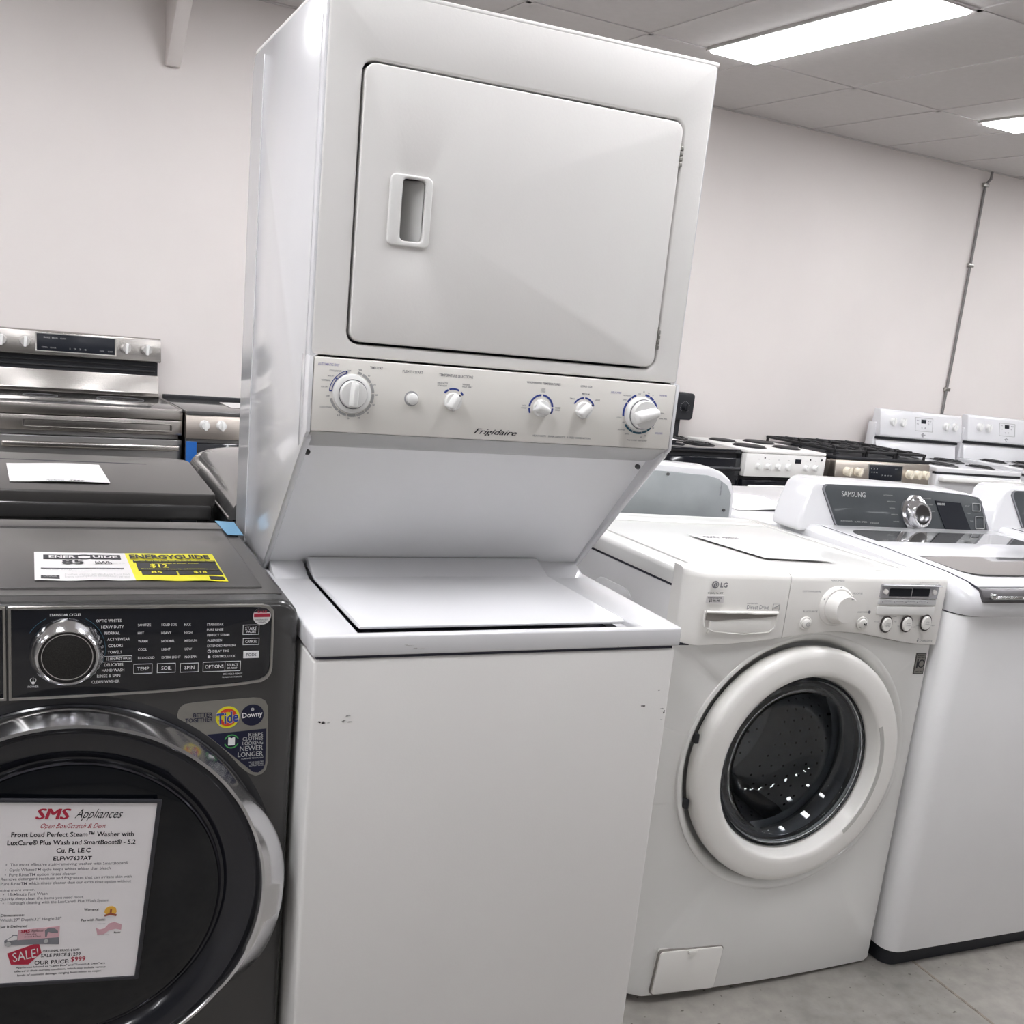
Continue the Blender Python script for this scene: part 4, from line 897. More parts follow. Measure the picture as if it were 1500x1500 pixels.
# door
dr2 = part(lg, 'door', lathe([(.2740, .014), (.2765, -.004), (.2755, -.017), (.2715, -.0245), (.2650, -.0285), (.2560, -.0305), (.2300, -.0320), (.2200, -.0315), (.2160, -.0295), (.2135, -.0250), (.2022, .0080), (.1985, .014), (.1985, .020)], (DCX, -.006, DCZ), 'y', 112, True), LGP, smooth=42)
sub(dr2, 'grip_cut', lathe([(.0, .0)]*2, (0, 0, 0)) if False else lathe_arc(DCX, DCZ, [(.2105, -.0120), (.2140, -.0285), (.2175, -.0372), (.2260, -.0386), (.2255, -.0376), (.2180, -.0360), (.2120, -.0110)], -48, 24), mat('grip_grey', (.50, .49, .47), .4, noise=.02, nscale=30))
for z in (DCZ+.075, DCZ-.075): sub(dr2, 'hinge', box(DCX-.2815, DCX-.272, -.016, -.002, z-.011, z+.011, .002), BLKM)
sub(dr2, 'glass_bowl', lathe([(.1990, .012), (.1950, .006), (.1800, .004), (.170, .008), (.158, .060), (.135, .100), (.08, .118), (0, .122), (0, .118), (.08, .114), (.132, .096), (.153, .058), (.165, .004), (.178, -.0010), (.1965, .000), (.2000, .010)], (DCX, -.008, DCZ), 'y', 80, True), GLASS, smooth=60)
sub(dr2, 'glass_trim', lathe([(.2015, .014), (.2020, .006), (.2000, .003), (.1975, .006)], (DCX, -.008, DCZ), 'y', 80, True), BLKM)
part(lg, 'door_gasket', lathe([(.250, .040), (.205, .040), (.190, .020), (.182, .030), (.188, .060), (.200, .085), (.250, .085)], (DCX, 0, DCZ), 'y', 64, True), GASK, smooth=60)
dm = part(lg, 'drum', lathe([(.185, .090), (.235, .100), (.240, .110), (.240, .360), (.225, .385), (.06, .372), (.04, .360), (0, .360), (0, .395), (.250, .395), (.250, .085)], (DCX, 0, DCZ), 'y', 72, True), DRUM, smooth=50)
hb = []
for r_, n_ in ((.075, 10), (.10, 16), (.125, 20), (.15, 24), (.175, 28), (.20, 32)):
    for i in range(n_):
        a = 2*math.pi*i/n_+r_*9; yy = .372+(r_-.06)/.165*.013
        hb.append(prism(circle(DCX+r_*math.cos(a), DCZ+r_*math.sin(a), .0038, 8), 'y', yy-.0012, yy+.002))
ho = sub(dm, 'drum_holes', cat(*hb), DRUMD)
ho['kind'] = 'stuff'
wh = []
for j in range(7):
    for i in range(44):
        a = 2*math.pi*(i+.5*(j % 2))/44; y = .135+.033*j; cx_, cz_ = DCX+.2396*math.cos(a), DCZ+.2396*math.sin(a)
        t_ = Vector((-math.sin(a), 0, math.cos(a))); yv = Vector((0, 1, 0)); nn = Vector((math.cos(a), 0, math.sin(a)))
        b_ = bmesh.new(); vs_ = [b_.verts.new(Vector((cx_, y, cz_))-nn*.0006+(t_*math.cos(q)+yv*math.sin(q))*.0036) for q in [2*math.pi*k_/8 for k_ in range(8)]]
        b_.faces.new(vs_); wh.append(b_)
ho = sub(dm, 'wall_holes', cat(*wh), DRUMD); ho['kind'] = 'stuff'
for k_ in range(3):
    a = R(25+120*k_)
    b_ = box(-.028, .028, .125, .350, .0, .052, .016, 3)
    b_ = move(b_, lambda x, y, z: (x*(1-.6*z/.052), y, z))
    b_ = xf(b_, Matrix.Translation((DCX, 0, DCZ)) @ Matrix.Rotation(-a, 4, 'Y') @ Matrix.Translation((0, 0, -.242)))
    sub(dm, 'drum_paddle', b_, GASK)
sub(dm, 'drum_hub', cat(lathe([(.045, .362), (.040, .350), (.02, .345), (0, .345)], (DCX, 0, DCZ), 'y', 24), *[xf(box(.045, .20, .364, .374, -.006, .006, .003), Matrix.Translation((DCX, 0, DCZ)) @ Matrix.Rotation(R(60*i_+10), 4, 'Y')) for i_ in range(6)]), DRUM)
for x in (.06, WL-.06):
    for y in (.08, .66): part(lg, 'levelling_foot', lathe([(.02, .01), (.02, .02), (.01, .022), (.01, .03), (0, .03)], (x, y, 0), 'z', 14), BLKR)
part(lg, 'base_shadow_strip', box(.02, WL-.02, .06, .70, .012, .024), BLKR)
# sheet of paper on the white washer
def flat_sheet(name, label, q, z, m=PAPER, cat__='paper', curl=.0025, words=None, bold=.02, base=None):
    cx, cy_ = sum(p[0] for p in q)/4, sum(p[1] for p in q)/4
    if base is None: t_ = thing(name, label, cat__, (cx, cy_, z), world=True)
    else:                                    # q and z are in the frame of the tilted thing it lies on
        base_m = Matrix.Translation(base.location) @ base.rotation_euler.to_matrix().to_4x4()
        t_ = thing(name, label, cat__, base_m @ Vector((cx, cy_, z)), base.rotation_euler); _off = (cx, cy_, z)
    global wob
    old = wob; wob = lambda x, y, z_: (x, y, z_+curl*(.5+.5*math.sin((x-cx)*19+1)))
    loc_ = (lambda b_: b_) if base is None else (lambda b_: move(b_, lambda x, y, z_: (x-cx, y-cy_, z_-z)))
    part(t_, 'sheet', loc_(sheet(q, z)), m, smooth=80)
    if words:
        for L, nm, mm in words: part(t_, nm, loc_(move(text(L, z+.0008, bold, .3 if nm == 'script_lettering' else 0, 'z'), wob)), mm)
    wob = old
    return t_
flat_sheet('paper_sheet', 'white paper price sheet lying on top of the white front-loading washer', [(.290, .140), (.473, .120), (.460, .395), (.251, .407)], 1.0042, base=lg, curl=.0012, words=[
    ([('SMS', .280, .320, .367, .022)], 'bold_lettering', INK), ([('Appliances', .328, .377, .367, .020)], 'script_lettering', INK), ([('Front Load Washer 4.5 Cu. Ft.', .290, .395, .323, .008)], 'small_lettering', INKGR)])

# ------------------------------------------------------------------ top loaders with dark consoles (local: origin lower left front corner)
SW = .712
def ssc(x, z): return ((-.399+(x+.399)*.987)-1.500, 1.449+(z-1.449)*.987)
def top_loader(label, loc):
    t_ = thing('top_load_washer', label, 'washer', loc, (0, R(.6), 0), 'top loaders with charcoal consoles')
    part(t_, 'base', prism(rrect(.014, SW-.014, .016, .68, (.03, .0, .0, .03), 4), 'z', .0, .050), BLKM)
    part(t_, 'body', prism(rrect(0, SW, -.002, .70, (.040, .0, .0, .040), 6), 'z', .045, .906, .004), WPLAS if False else LGS)
    part(t_, 'deck_seam', prism(rrect(.003, SW-.003, .003, .69, (.04, 0, 0, .04), 6), 'z', .905, .910), GAP)
    prof = [(.70, .909), (.70, 1.00), (.56, 1.000), (.30, .996), (.10, .987), (.03, .979), (-.005, .966), (-.020, .945), (-.022, .925), (-.014, .909)]
    dk_ = bmesh.new(); G = []; rr_ = .055
    for x in [0, .002, .008, .018, .032, .055, SW/2, SW-.055, SW-.032, SW-.018, SW-.008, SW-.002, SW]:
        e = min(x, SW-x); sh_ = rr_-math.sqrt(max(0, rr_*rr_-max(0, rr_-e)**2)) if e < rr_ else 0
        dz = .014*(1-min(1, e/.022))**2
        G.append([dk_.verts.new((x, y+(sh_ if y < .12 else 0), z-(dz if z > .95 else 0))) for y, z in prof])
    for p, q in zip(G, G[1:]):
        for k_ in range(len(p)): dk_.faces.new((p[k_], q[k_], q[(k_+1) % len(p)], p[(k_+1) % len(p)]))
    dk_.faces.new(G[0]); dk_.faces.new(G[-1][::-1]); bmesh.ops.recalc_face_normals(dk_, faces=dk_.faces)
    part(t_, 'top_deck', dk_, ENAMG, smooth=50)
    lidp = [(.560, 1.002), (.30, .9985), (.10, .9895), (.045, .9835), (.010, .9760), (.010, .970), (.56, .985)]
    l_ = part(t_, 'lid', prism(lidp, 'x', .042, SW-.042, .0025), ENAMG, smooth=50)
    g_ = prism([(x_, y_) for x_, y_ in rrect(.070, SW-.070, .060, .50, .05, 5)], 'z', 0, .003)
    g_ = move(g_, lambda x, y, z: (x, y, z+(.9862+(y-.06)*.029 if y > .0 else 0)+.0012))
    sub(l_, 'lid_glass', g_, LIDG)
    h_ = part(t_, 'handle_recess', prism([(-.0235, .944), (-.0235, .9500), (-.006, .972), (.02, .972), (.02, .944)], 'x', .040, SW-.040, .002), mat('handle_grey', (.10, .095, .10), .3, metal=.5, noise=.05, nscale=40))
    sub(h_, 'handle_bar', cat(tube([(.060, -.026, .957), (SW-.060, -.026, .957)], .0042, 10), box(.054, .068, -.030, -.018, .955, .966, .003)), CHROME)
    zs_ = [(.0, .9735), (.03, .980), (.10, .9880), (.30, .9970), (.56, 1.0008)]
    part(t_, 'lid_seam', prism(zs_+[(y, z-.004) for y, z in zs_[::-1]], 'x', .0385, .0415), GAP)
    sh = [ssc(*p) for p in ((1.4993, .975), (1.5010, .9950), (1.5247, 1.0487), (1.5536, 1.0938), (1.568, 1.105), (1.5881, 1.1117), (1.8324, 1.1093), (2.1068, 1.1010), (2.1541, 1.094), (2.1800, 1.080), (2.2010, 1.0460), (2.2200, .995), (2.2210, .975))]
    sh = [(x/.714*SW if x > .6 else x, z) for x, z in sh]
    tilt = lambda x, y, z: (x, y+(z-.975)*.30, z)
    part(t_, 'console', move(prism(sh, 'y', .570, .690, .010, 4), tilt), ENAMG, smooth=50)
    gp = [ssc(*p) for p in ((1.5886, 1.0882), (1.5930, 1.0985), (1.6040, 1.1033), (1.8926, 1.1042), (2.1412, 1.0928), (2.1790, 1.0880), (2.1932, 1.0774), (2.2220, .9934), (2.2200, .9800), (2.2080, .9757), (1.9225, .9797), (1.6520, .9885), (1.6370, .9915), (1.6286, .9971))]
    gp = [(x-.0, z) for x, z in gp]
    ins = lambda k_: [(.345+(x-.345)*k_, 1.035+(z-1.035)*k_) for x, z in gp]
    gx = lambda P_: [(x*.975, z) for x, z in P_]
    pn = part(t_, 'console_panel', move(prism(gx(gp), 'y', .5665, .58, .0015), tilt), SAMG)
    sub(pn, 'panel_border', move(ring(gx(ins(1.012)), gx(ins(.99)), 'y', .5655, .575, .001), tilt), INKG)
    fx = lambda L: [(s, ssc(a, z)[0]*.975, ssc(b_, z)[0]*.975, ssc(a, z)[1], h*.987) for s, a, b_, z, h in L]
    sub(pn, 'logo_lettering', move(btext(fx(SM_LOGO), .5650, .0003), tilt), INKSIL)
    sub(pn, 'grey_lettering', move(text(fx(SM_GREY), .5650), tilt), INKL)
    kx, kz = ssc(1.9236, 1.0376); kx *= .975
    kn = sub(pn, 'cycle_knob', move(lathe([(.0500, 0), (.0490, -.006), (.0420, -.010), (.0400, -.010), (.0360, -.030), (.0330, -.034), (.030, -.034)], (kx, .5655, kz), 'y', 56), tilt), CHROMES)
    sub(pn, 'knob_face', move(lathe([(.0305, -.0335), (.020, -.0350), (0, -.0355)], (kx, .5655, kz), 'y', 40), tilt), mat('knob_dark', (.25, .25, .26), .12, metal=1, noise=.02, nscale=20))
    (x0, z0), (x1, z1) = ssc(2.0058, 1.0739), ssc(2.1500, .9895)
    sub(pn, 'display_screen', move(prism([(x0*.975, z0), (x0*.975+.040, z1), (x1*.975, z1), (x1*.975-.040, z0-.003)], 'y', .5645, .57), tilt), DISP)
    sub(pn, 'display_digits', move(text([('88:88', x0*.975+.008, x0*.975+.038, z0-.012, .006)], .5642, .02), tilt), INKL)
    for i in range(4):
        xx = .557+i*.026; sub(pn, 'option_button', move(box(xx, xx+.020, .5640, .5660, .9885, 1.0000, .0008, 1), tilt), BLKM)
    for (a, b_) in (((2.158, 1.0717), (2.190, 1.0485)), ((2.168, 1.0337), (2.205, .998))):
        (x0, z1), (x1, z0) = ssc(*a), ssc(*b_)
        sub(pn, 'button_outline', move(ring(rrect(x0*.975, x1*.975, z0, z1, .003, 3), rrect(x0*.975+.0015, x1*.975-.0015, z0+.0015, z1-.0015, .002, 3), 'y', .5640, .57), tilt), INKL)
    for x in (.05, SW-.05): part(t_, 'levelling_foot', lathe([(.02, 0), (.02, .012), (0, .012)], (x, .60, 0), 'z', 12), BLKR)
    return t_
top_loader('white top-load washer with charcoal console, directly right of the white front loader', (1.500, .0, .0))
top_loader('white top-load washer cut off by the right edge, only console and lid corner showing', (2.232, .02, .0))
# ------------------------------------------------------------------ second row, backs towards us
d2 = thing('dryer', 'dark titanium dryer behind the dark washer with a sheet of paper on top', 'dryer', (-.355, 1.15, 0), world=True)
part(d2, 'body', box(-.700, -.020, .935, 1.50, .02, .950, .008, 3), TITAN)
part(d2, 'top_lid', prism(rrect(-.712, -.006, .900, 1.480, (.02, .06, .06, .02), 5), 'z', .945, .9785, .005, 3), TITAN_TOP, smooth=50)
part(d2, 'rear_rim', box(-.705, -.014, .898, .925, .912, .955, .010, 3), TITAN)
part(d2, 'rear_clip', box(-.110, -.050, .902, .934, .905, .925, .003), BLKM)
part(d2, 'top_groove', box(-.66, -.13, 1.345, 1.352, .9783, .9790, .0002, 1), GAP)
for x in (-.65, -.07):
    for y in (.98, 1.42): part(d2, 'levelling_foot', lathe([(.02, 0), (.02, .012), (.01, .014), (.01, .025), (0, .025)], (x, y, 0), 'z', 12), BLKR)
flat_sheet('paper_sheet', 'white paper sheet lying on the dark dryer behind the dark washer', [(-.463, .990), (-.242, 1.000), (-.255, 1.278), (-.477, 1.265)], .9800, curl=.004, words=[([('Appliances', -.385, -.345, 1.004, .010), ('SMS', -.335, -.300, 1.004, .012)], 'script_lettering', INK)])
# graphite machine with rounded hood
hd_ = thing('graphite_washer', 'glossy graphite machine with a rounded hood between the dark dryer and the stacked unit', 'washer', (.34, 1.15, 0), world=True)
part(hd_, 'body', box(.012, .68, .76, 1.52, .02, .945, .01, 3), GRAPH)
bm = bmesh.new(); G = []
for i in range(13):
    v = i/12; y = .76+.77*v
    edge = .035+.045*math.sin(math.pi*min(1, v*1.1))**1
    zt = .975+.075*math.sin(math.pi*(.12+.80*v))**.8
    prof = [(.004, .945), (.004, .952), (.010+edge*.15, .952+(zt-.952)*.45), (.012+edge*.5, .952+(zt-.952)*.80), (.018+edge, .952+(zt-.952)*.97), (.040+edge*1.3, zt+.003), (.35, zt+.012), (.62, zt+.004), (.66, .975), (.675, .945)]
    G.append([bm.verts.new((a, y, b)) for a, b in prof])
for a, b in zip(G, G[1:]):
    for k_ in range(len(a)): bm.faces.new((a[k_], a[(k_+1) % len(a)], b[(k_+1) % len(a)], b[k_]))
bm.faces.new(G[0]); bm.faces.new(G[-1][::-1]); bmesh.ops.recalc_face_normals(bm, faces=bm.faces)
part(hd_, 'hood', bm, mat('graphite_hood', (.10, .098, .098), .16, metal=.35, coat=.7, noise=.03, nscale=300), smooth=60)
part(hd_, 'hood_trim', tube([(.003, .765, .9485), (.003, 1.525, .9485)], .0028, 8), SATIN)
for x in (.06, .63):
    for y in (.82, 1.46): part(hd_, 'levelling_foot', lathe([(.02, 0), (.02, .012), (.01, .014), (.01, .025), (0, .025)], (x, y, 0), 'z', 12), BLKR)
# white machine seen from behind
wb = thing('top_load_washer', 'white washer seen from behind, grey metal back plate on its raised console', 'washer', (1.145, 1.2, 0), world=True)
part(wb, 'body', box(.80, 1.482, .905, 1.50, .02, .940, .008, 3), LGS)
BO = [(.80, .935), (1.492, .935), (1.490, 1.030), (1.475, 1.065), (1.440, 1.088), (1.395, 1.101), (1.10, 1.116), (.86, 1.119), (.80, 1.09)]
part(wb, 'console', move(prism(BO, 'y', .885, 1.06, .012, 4), lambda x, y, z: (x, y+(z-.935)*.06 if y < .95 else y-(z-.935)*.5, z)), ENAMG, smooth=50)
BP = [(.82, .945), (1.474, .945), (1.473, 1.024), (1.458, 1.050), (1.425, 1.069), (1.385, 1.078), (1.10, 1.090), (.87, 1.092), (.82, 1.07)]
bp_ = part(wb, 'back_plate', move(prism(BP, 'y', .879, .895, .0015), lambda x, y, z: (x, y+(z-.935)*.06, z)), GALV)
for x, z in ((1.245, 1.078), (1.452, .978)): sub(bp_, 'screw', lathe([(.0045, .882), (.0045, .878), (0, .878)], (x, 0, z), 'y', 10), mat('screw_grey', (.12, .12, .12)), wb)
sub(bp_, 'stamped_lettering', roty(text([('DISCONNECT POWER', 1.4115, 1.4515, 1.041, .005)], .8835, .02), R(90), (1.4315, 0, 1.041)), INKG, wb)
part(wb, 'lid', box(.84, 1.45, 1.06, 1.47, .938, .955, .006), ENAMG)
for x in (.85, 1.43):
    for y in (.95, 1.45): part(wb, 'levelling_foot', lathe([(.02, 0), (.02, .012), (.01, .014), (.01, .025), (0, .025)], (x, y, 0), 'z', 12), BLKR)
wt = thing('dryer', 'low white dryer top with paper, between the grey back plate and the dark console', 'dryer', (1.87, 1.2, 0), world=True)
part(wt, 'body', box(1.525, 2.21, .86, 1.53, .02, .920, .008, 3), LGS)
part(wt, 'top_cover', box(1.520, 2.215, .85, 1.545, .918, .953, .012, 4), ENAMG)
for x in (1.58, 2.15):
    for y in (.92, 1.45): part(wt, 'levelling_foot', lathe([(.02, 0), (.02, .012), (.01, .014), (.01, .025), (0, .025)], (x, y, 0), 'z', 12), BLKR)
flat_sheet('paper_sheet', 'white paper sheet lying on the low white dryer top', [(1.60, 1.02), (1.83, 1.02), (1.90, 1.30), (1.67, 1.32)], .9545, curl=.006)
# ------------------------------------------------------------------ cookers along the back wall (local: x right, y to the wall, origin lower left front corner)
def rknob(par, x, z, y, r, m, gm=None, ang=0, d=.028, root=None, nm='knob'):
    k_ = part(par, nm, lathe([(r, 0), (r, -.004), (r*.86, -.008), (r*.84, -d*.7), (r*.78, -d*.8), (0, -d*.8)], (x, y, z), 'y', 28), m)
    b_ = move(bevel(box(-r*.25, r*.25, -d, -.004, -r*.98, r*.98), r*.10, 2), lambda X, Y, Z: (X*math.cos(ang)+Z*math.sin(ang)+x, Y+y, -X*math.sin(ang)+Z*math.cos(ang)+z))
    sub(k_, 'grip', b_, gm or m)
    return k_
def posts(x0, x1, y, z, r, m): return cat(tube([(x0+.03, y, z), (x0+.03, y-.045, z)], r*.8, 8), tube([(x1-.03, y, z), (x1-.03, y-.045, z)], r*.8, 8), tube([(x0, y-.045, z), (x1, y-.045, z)], r, 10))
def cooker(label, u, v, lean, Wd, D, zc, body, nm='range_cooker', group=None):
    t_ = thing(nm, label, 'cooker', room(u, v), (0, lean, TH))
    part(t_, 'body', box(.004, Wd-.004, .03, D, .09, zc-.022, .004), body)
    part(t_, 'base_plinth', box(.03, Wd-.03, .06, D-.02, .0, .095), BLKM)
    return t_
# left: stainless electric range with raised control panel
a = cooker('stainless electric cooker with raised control panel at the left edge', -.283, 3.06, 0, .726, .50, .954, STEELD)
part(a, 'cooktop', box(0, .730, -.002, .47, .930, .9545, .004), COOKG)
part(a, 'cooktop_rim', cat(box(-.001, .731, -.004, .006, .910, .9555, .003), box(.722, .731, 0, .47, .932, .9565, .002)), STEEL)
for x, y, r_ in ((.20, .14, .10), (.53, .14, .08), (.20, .34, .07), (.53, .34, .10)): part(a, 'burner_ring', arc(x, y, r_-.001, r_, 0, 359.9, .9546, .0003, 40, 'z'), INKG)
ft = part(a, 'front_strip', box(.0, .730, -.004, .03, .845, .907, .003), STEEL)
sub(ft, 'embossed_frame', ring(rrect(.10, .690, .855, .893, .006, 3), rrect(.108, .682, .862, .887, .004, 3), 'y', -.009, -.002, .003), STEEL)
od = part(a, 'oven_door', box(.0, .730, -.006, .035, .25, .826, .006), STEELD)
sub(od, 'door_handle', cat(bevel(box(.020, .712, -.055, -.035, .782, .806), .007, 3), box(.03, .06, -.04, 0, .785, .803, .003), box(.67, .70, -.04, 0, .785, .803, .003)), STEEL)
sub(od, 'door_window', box(.10, .63, -.0085, -.004, .40, .70, .003), BLKG)
part(a, 'drawer', box(.0, .730, -.006, .03, .10, .24, .006), STEELD)
bg = part(a, 'backguard', prism([(.455, .950), (.440, .962), (.462, .975), (.475, 1.055), (.50, 1.055), (.50, .950)], 'x', .002, .718, .003), STEEL)
sub(bg, 'vent_slot', box(.010, .714, .478, .50, 1.052, 1.124), BLKM)
sub(bg, 'vent_shelf', cat(box(.012, .700, .470, .48, 1.070, 1.078, .002), box(.012, .700, .470, .48, 1.092, 1.097, .002)), BLKR)
cpn = part(a, 'control_panel', prism([(.440, 1.121), (.452, 1.220), (.462, 1.224), (.50, 1.224), (.50, 1.118), (.450, 1.117)], 'x', .0, .722, .0025), STEEL)
tl_ = lambda x, y, z: (x, y+(z-1.121)*.12, z)
sub(cpn, 'display_screen', move(box(.196, .520, .4385, .447, 1.139, 1.210, .001), tl_), DISP)
sub(cpn, 'display_frame', move(ring([(.190, 1.133), (.527, 1.133), (.527, 1.2145), (.190, 1.2145)], [(.196, 1.139), (.520, 1.139), (.520, 1.210), (.196, 1.210)], 'y', .4375, .447, .001), tl_), SATIN)
sub(cpn, 'display_lettering', move(text([('BAKE', .225, .250, 1.192, .007), ('BROIL', .258, .283, 1.192, .007), ('CLEAN', .292, .315, 1.192, .006), ('TIMER', .215, .240, 1.150, .006), ('CLOCK', .250, .275, 1.150, .006), ('1 2 3 4', .330, .400, 1.150, .007), ('OFF', .455, .475, 1.150, .006), ('START', .490, .510, 1.150, .006)], .4380), tl_), INKGR)
for x in (.054, .148, .568, .658): rknob(a, x, 1.173, .447, .0235, mat('knob_steel', (.72, .70, .68), .25, metal=.5, noise=.03, nscale=30), KNOBW, R(4), .034)
# slide-in range beside it
b = cooker('stainless slide-in cooker behind the graphite hood, partly hidden by the stacked unit', .456, 3.02, 0, .74, .56, .955, STEELD)
part(b, 'cooktop', box(.0, .74, .0, .54, .938, .956, .003), COOKG)
part(b, 'rear_trim', box(.005, .735, .53, .56, .945, .972, .004), BLKM)
part(b, 'control_panel', prism([(-.006, .838), (.010, .952), (.04, .952), (.04, .838)], 'x', .0, .74, .003), STEELL)
for x in (.078, .150, .44, .52, .60): rknob(b, x, .898, .002, .0215, KNOBW, KNOBW, R(0), .036)
bo = part(b, 'oven_door', box(.012, .73, -.006, .03, .28, .820, .005), BLKG)
sub(bo, 'door_handle', posts(.05, .69, -.004, .775, .010, STEEL), STEEL)
part(b, 'blue_film', box(.0, .045, -.010, .0, .70, .826, .001, 1), BLUEF, 'blue protective film on the oven door edge')
flat_sheet('paper_sheet', 'white paper sheet lying on the slide-in cooker beside the stacked unit', [(.40, 3.28), (.58, 3.30), (.56, 3.52), (.38, 3.50)], .957, curl=.002)
# black range
c3 = cooker('black electric cooker with a raised black control panel, right of the stacked unit', 2.735, 2.93, R(.3), .715, .64, .900, BLKM)
part(c3, 'cooktop', box(0, .715, -.002, .62, .880, .903, .004), BLKG)
for x, y, r_ in ((.19, .16, .10), (.54, .16, .08), (.19, .44, .08), (.54, .44, .10)):
    part(c3, 'coil_burner', cat(*[tube([(x+q*math.cos(w_), y+q*math.sin(w_), .911) for w_ in [2*math.pi*i/28 for i in range(28)]], .004, 6, True) for q in (r_*.35, r_*.6, r_*.85)], arc(x, y, r_*.95, r_*1.1, 0, 359.9, .906, .002, 36, 'z')), IRON)
part(c3, 'backguard', box(.03, .705, .575, .64, .89, 1.06), BLKM)
bc = part(c3, 'control_panel', prism(rrect(0, .772, 1.000, 1.158, .022, 5), 'y', .545, .64, .006), BLKM)
for x in (.10, .20, .60, .705):
    k_ = rknob(c3, x, 1.075, .545, .022, BLKM, BLKM, 0, .03)
    sub(k_, 'dial_ticks', cat(*[arc(x, 1.075, .031, .034, 20*i-60, 20*i-54, .5445, .0006, 2) for i in range(15)]), INKGR)
od = part(c3, 'oven_door', box(.0, .715, -.006, .03, .25, .855, .006), BLKG)
sub(od, 'door_handle', posts(.04, .68, -.004, .80, .011, BLKM), BLKM)
part(c3, 'drawer', box(0, .715, -.006, .03, .10, .24, .006), BLKM)
flat_sheet('paper_sheet', 'curled white paper sheet on the black cooker behind the knob panel', [(2.58, 3.17), (2.75, 3.17), (2.74, 3.34), (2.58, 3.33)], .925, curl=.012)
# white slide-in range
d3 = cooker('white slide-in electric cooker with six small knobs and a tiny display', 3.462, 2.91, R(.3), .598, .535, .900, mat('oven_black_body', (.02, .02, .022), .4, noise=.05, nscale=30))
part(d3, 'cooktop', box(0, .598, -.012, .535, .886, .9035, .005), ENAM)
for x, y, r_ in ((.16, .16, .09), (.44, .16, .075), (.16, .40, .075), (.44, .40, .09)):
    part(d3, 'hotplate', cat(lathe([(r_, .9035), (r_, .910), (r_-.006, .913), (0, .913)], (x, y, 0), 'z', 32), arc(x, y, r_, r_+.008, 0, 359.9, .905, .0015, 32, 'z')), IRON)
pc = part(d3, 'control_panel', box(0, .598, -.014, .03, .756, .884, .005), WPLAS)
for x in (.092, .166, .238, .312, .450, .520): rknob(d3, x, .815, -.014, .019, KNOBW, KNOBW, 0, .028)
sub(pc, 'display_screen', box(.362, .408, -.0158, -.012, .838, .862, .001), DISP)
sub(pc, 'printed_marks', cat(*[text([(s_, x_, x_+.012, .852, .005)], -.0146) for s_, x_ in (('o', .086), ('+', .160), ('o', .232), ('o', .306), ('-', .444), ('+', .514))], *[arc(x_, .862, 0, .005, 0, 359, -.0146, .0004) for x_ in (.135, .478)], arc(.565, .862, 0, .007, 0, 359, -.0146, .0004)), INK)
od = part(d3, 'oven_door', box(.004, .594, -.010, .03, .20, .735, .005), BLKG)
sub(od, 'door_handle', bevel(box(.02, .585, -.050, -.028, .680, .712), .008, 3), WPLAS)
part(d3, 'drawer', box(.004, .594, -.010, .03, .10, .19, .005), BLKM)
# stainless gas range
e3 = cooker('stainless gas cooker with black cast-iron grates overhanging its top', 4.145, 2.91, R(.8), .80, .66, .880, STEELL)
part(e3, 'cooktop', box(0, .80, .0, .66, .868, .886, .004), BLKM)
gc = part(e3, 'control_panel', prism([(-.018, .742), (.0, .866), (.05, .866), (.05, .742)], 'x', .0, .80, .004), STEELL)
tl2 = lambda x, y, z: (x, y+(z-.742)*.145, z)
sub(gc, 'display_screen', move(box(.275, .555, -.0205, -.012, .758, .845, .001), tl2), DISP)
sub(gc, 'display_frame', move(ring([(.268, .751), (.562, .751), (.562, .852), (.268, .852)], [(.275, .758), (.555, .758), (.555, .845), (.275, .845)], 'y', -.0210, -.014, .001), tl2), SATIN)
sub(gc, 'display_lettering', move(text([('1 2 3', .290, .345, .822, .008), ('4 5 6', .290, .345, .800, .008), ('COOK', .49, .52, .826, .007), ('7 8 9 0', .38, .47, .785, .006)], -.0210), tl2), INKL)
for x in (.085, .175, .610, .680, .745): rknob(e3, x, .803, -.011, .026, KNOBC, KNOBC, R(8), .042)
for j in range(3):
    x0 = .012+j*.262; x1 = x0+.254; bs = []
    z0, z1 = .908, .924
    for y_ in (.03, .62): bs.append(box(x0, x1, y_, y_+.016, z0, z1, .003, 1))
    for x_ in (x0, x1-.014): bs.append(box(x_, x_+.014, .03, .636, z0, z1, .003, 1))
    bs.append(box(x0, x1, .325, .341, z0, z1, .003, 1))
    for cy_ in (.18, .48):
        cx_ = (x0+x1)/2
        for q in range(6):
            a_ = R(60*q+30); bs.append(xf(box(.028, .115, -.006, .006, z0+.002, z1+.006, .002, 1), Matrix.Translation((cx_, cy_, 0)) @ Matrix.Rotation(a_, 4, 'Z')))
    for x_ in (x0+.002, x1-.014):
        for y_ in (.035, .32, .62): bs.append(box(x_, x_+.012, y_, y_+.012, .884, z0+.002))
    part(e3, 'grate', cat(*bs), IRON)
for x, y in ((.14, .18), (.14, .48), (.40, .33), (.66, .18), (.66, .48)): part(e3, 'gas_burner', lathe([(.045, .884), (.045, .894), (.038, .896), (.036, .902), (0, .904)], (x, y, 0), 'z', 24), BLKM)
od = part(e3, 'oven_door', box(.0, .80, -.012, .03, .25, .725, .006), STEELL)
sub(od, 'door_handle', posts(.05, .75, -.010, .680, .012, STEELL), STEELL)
part(e3, 'drawer', box(0, .80, -.012, .03, .10, .24, .006), STEELL)
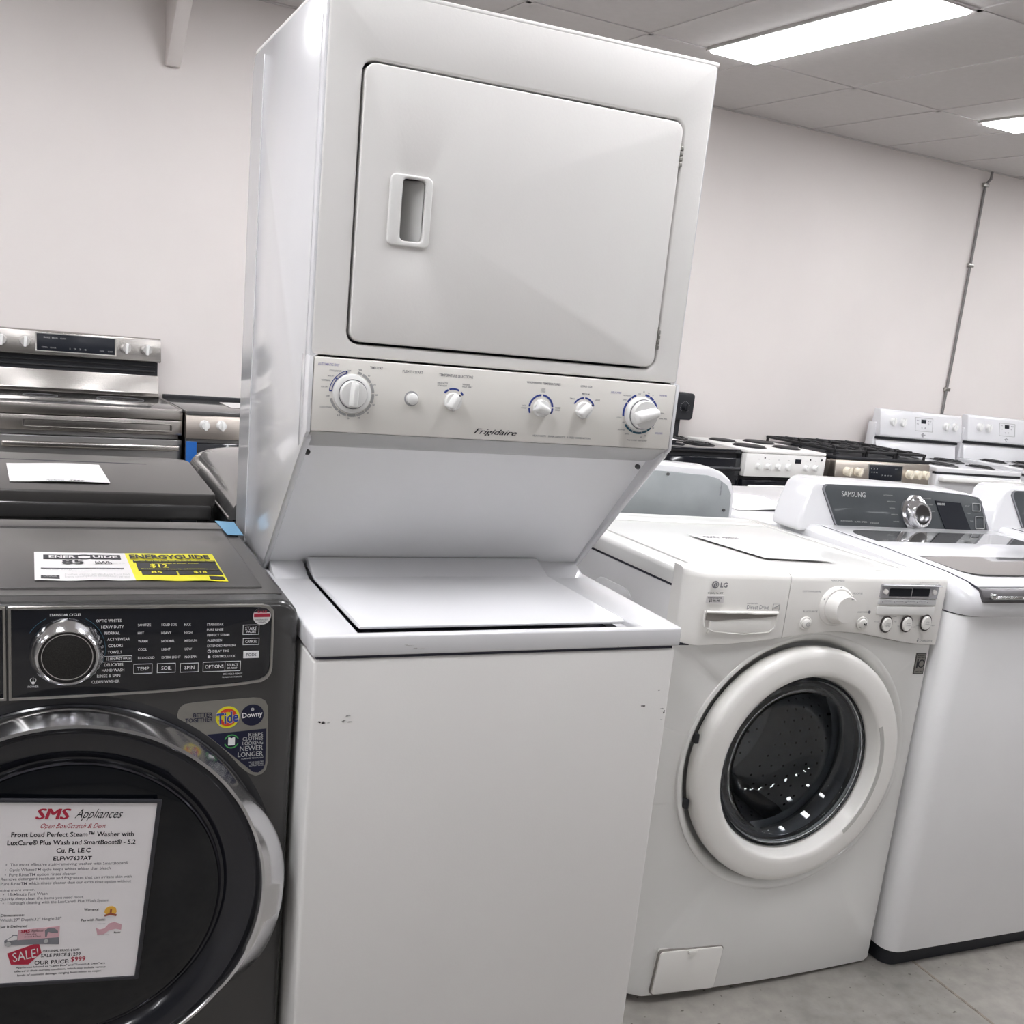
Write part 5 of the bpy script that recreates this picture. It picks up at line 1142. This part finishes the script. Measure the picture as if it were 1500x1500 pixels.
# white ranges with raised panels
def white_range(label, u, v, lean, Wd, first=[None]):
    D = .62; zc = .842
    t_ = cooker(label, u, v, lean, Wd, D, zc, ENAMG, group=None); t_['group'] = 'white cookers at the right end'
    part(t_, 'cooktop', cat(box(0, Wd, -.004, D-.04, zc-.030, zc, .008, 3)), ENAMG)
    part(t_, 'front_seam', box(.005, Wd-.005, .0, .03, zc-.042, zc-.026), BLKM)
    for x, y, r_ in ((.21, .15, .105), (.60, .15, .085), (.21, .42, .085), (.60, .42, .105)):
        part(t_, 'coil_burner', cat(*[tube([(x+q*math.cos(w_), y+q*math.sin(w_), zc+.008) for w_ in [2*math.pi*i/28 for i in range(28)]], .0045, 6, True) for q in (r_*.3, r_*.55, r_*.8)], arc(x, y, r_*.9, r_*1.08, 0, 359.9, zc+.002, .0015, 36, 'z')), IRON)
    part(t_, 'backguard', box(.0, Wd, .555, D, zc-.03, 1.055, .006), ENAMG)
    part(t_, 'lower_panel', prism([(.520, zc), (.546, .948), (.56, .948), (.56, zc)], 'x', .02, Wd-.02, .004), ENAMG)
    part(t_, 'vent_line', prism([(.536, .946), (.536, .962), (.56, .962), (.56, .946)], 'x', .015, Wd-.015), BLKM)
    pn = part(t_, 'control_panel', prism([(.520, .966), (.514, .985), (.545, 1.135), (.556, 1.146), (.60, 1.146), (.61, .966)], 'x', .012, Wd-.006, .008, 3), ENAMG)
    f_ = lambda x, y, z: (x, y+(z-.985)*.207, z)
    for x in (.125, .220, .650, .735): 
        rknob(t_, x, 1.068, .514+(.083*.207), .027, KNOBW, KNOBW, R(3), .030)
    sub(pn, 'touch_panel', move(ring(rrect(.345, .520, 1.020, 1.112, .004, 2), rrect(.349, .516, 1.024, 1.108, .003, 2), 'y', .5120, .52, .0006), f_), INKL)
    sub(pn, 'display_screen', move(box(.405, .452, .5110, .52, 1.074, 1.100, .001), f_), DISP)
    sub(pn, 'touch_lettering', move(text([('88', .470, .480, 1.088, .008), ('OO', .486, .500, 1.088, .009), ('[]', .470, .480, 1.070, .007), ('BAKE', .358, .380, 1.090, .005), ('BROIL', .358, .380, 1.066, .005), ('ON', .405, .416, 1.040, .009), ('OFF', .436, .450, 1.040, .009)], .5115, .03), f_), INKG)
    sub(pn, 'maker_mark', move(cat(arc(.425, .996, .009, .012, 20, 300, .5122, .0003), box(.405, .448, .5118, .5124, .9965, 1.0000)), f_), INKG)
    od = part(t_, 'oven_door', box(.0, Wd, -.012, .03, .24, zc-.044, .006), ENAMG)
    sub(od, 'door_handle', bevel(box(.02, Wd-.02, -.055, -.006, zc-.085, zc-.055), .010, 3), WPLAS)
    sub(od, 'door_window', box(.13, Wd-.13, -.0145, -.01, .36, .64, .003), mat('window_grey', (.12, .12, .125), .15, coat=.5, noise=.03, nscale=30))
    part(t_, 'drawer', box(.0, Wd, -.010, .03, .10, .23, .006), ENAMG)
    return t_
white_range('white cooker with raised panel, four knobs and small black display, under the wall conduit', 5.015, 2.92, R(1.2), .825)
white_range('white cooker with raised panel cut off by the right edge', 5.880, 2.92, R(1.2), .825)
bpy.context.view_layer.update()
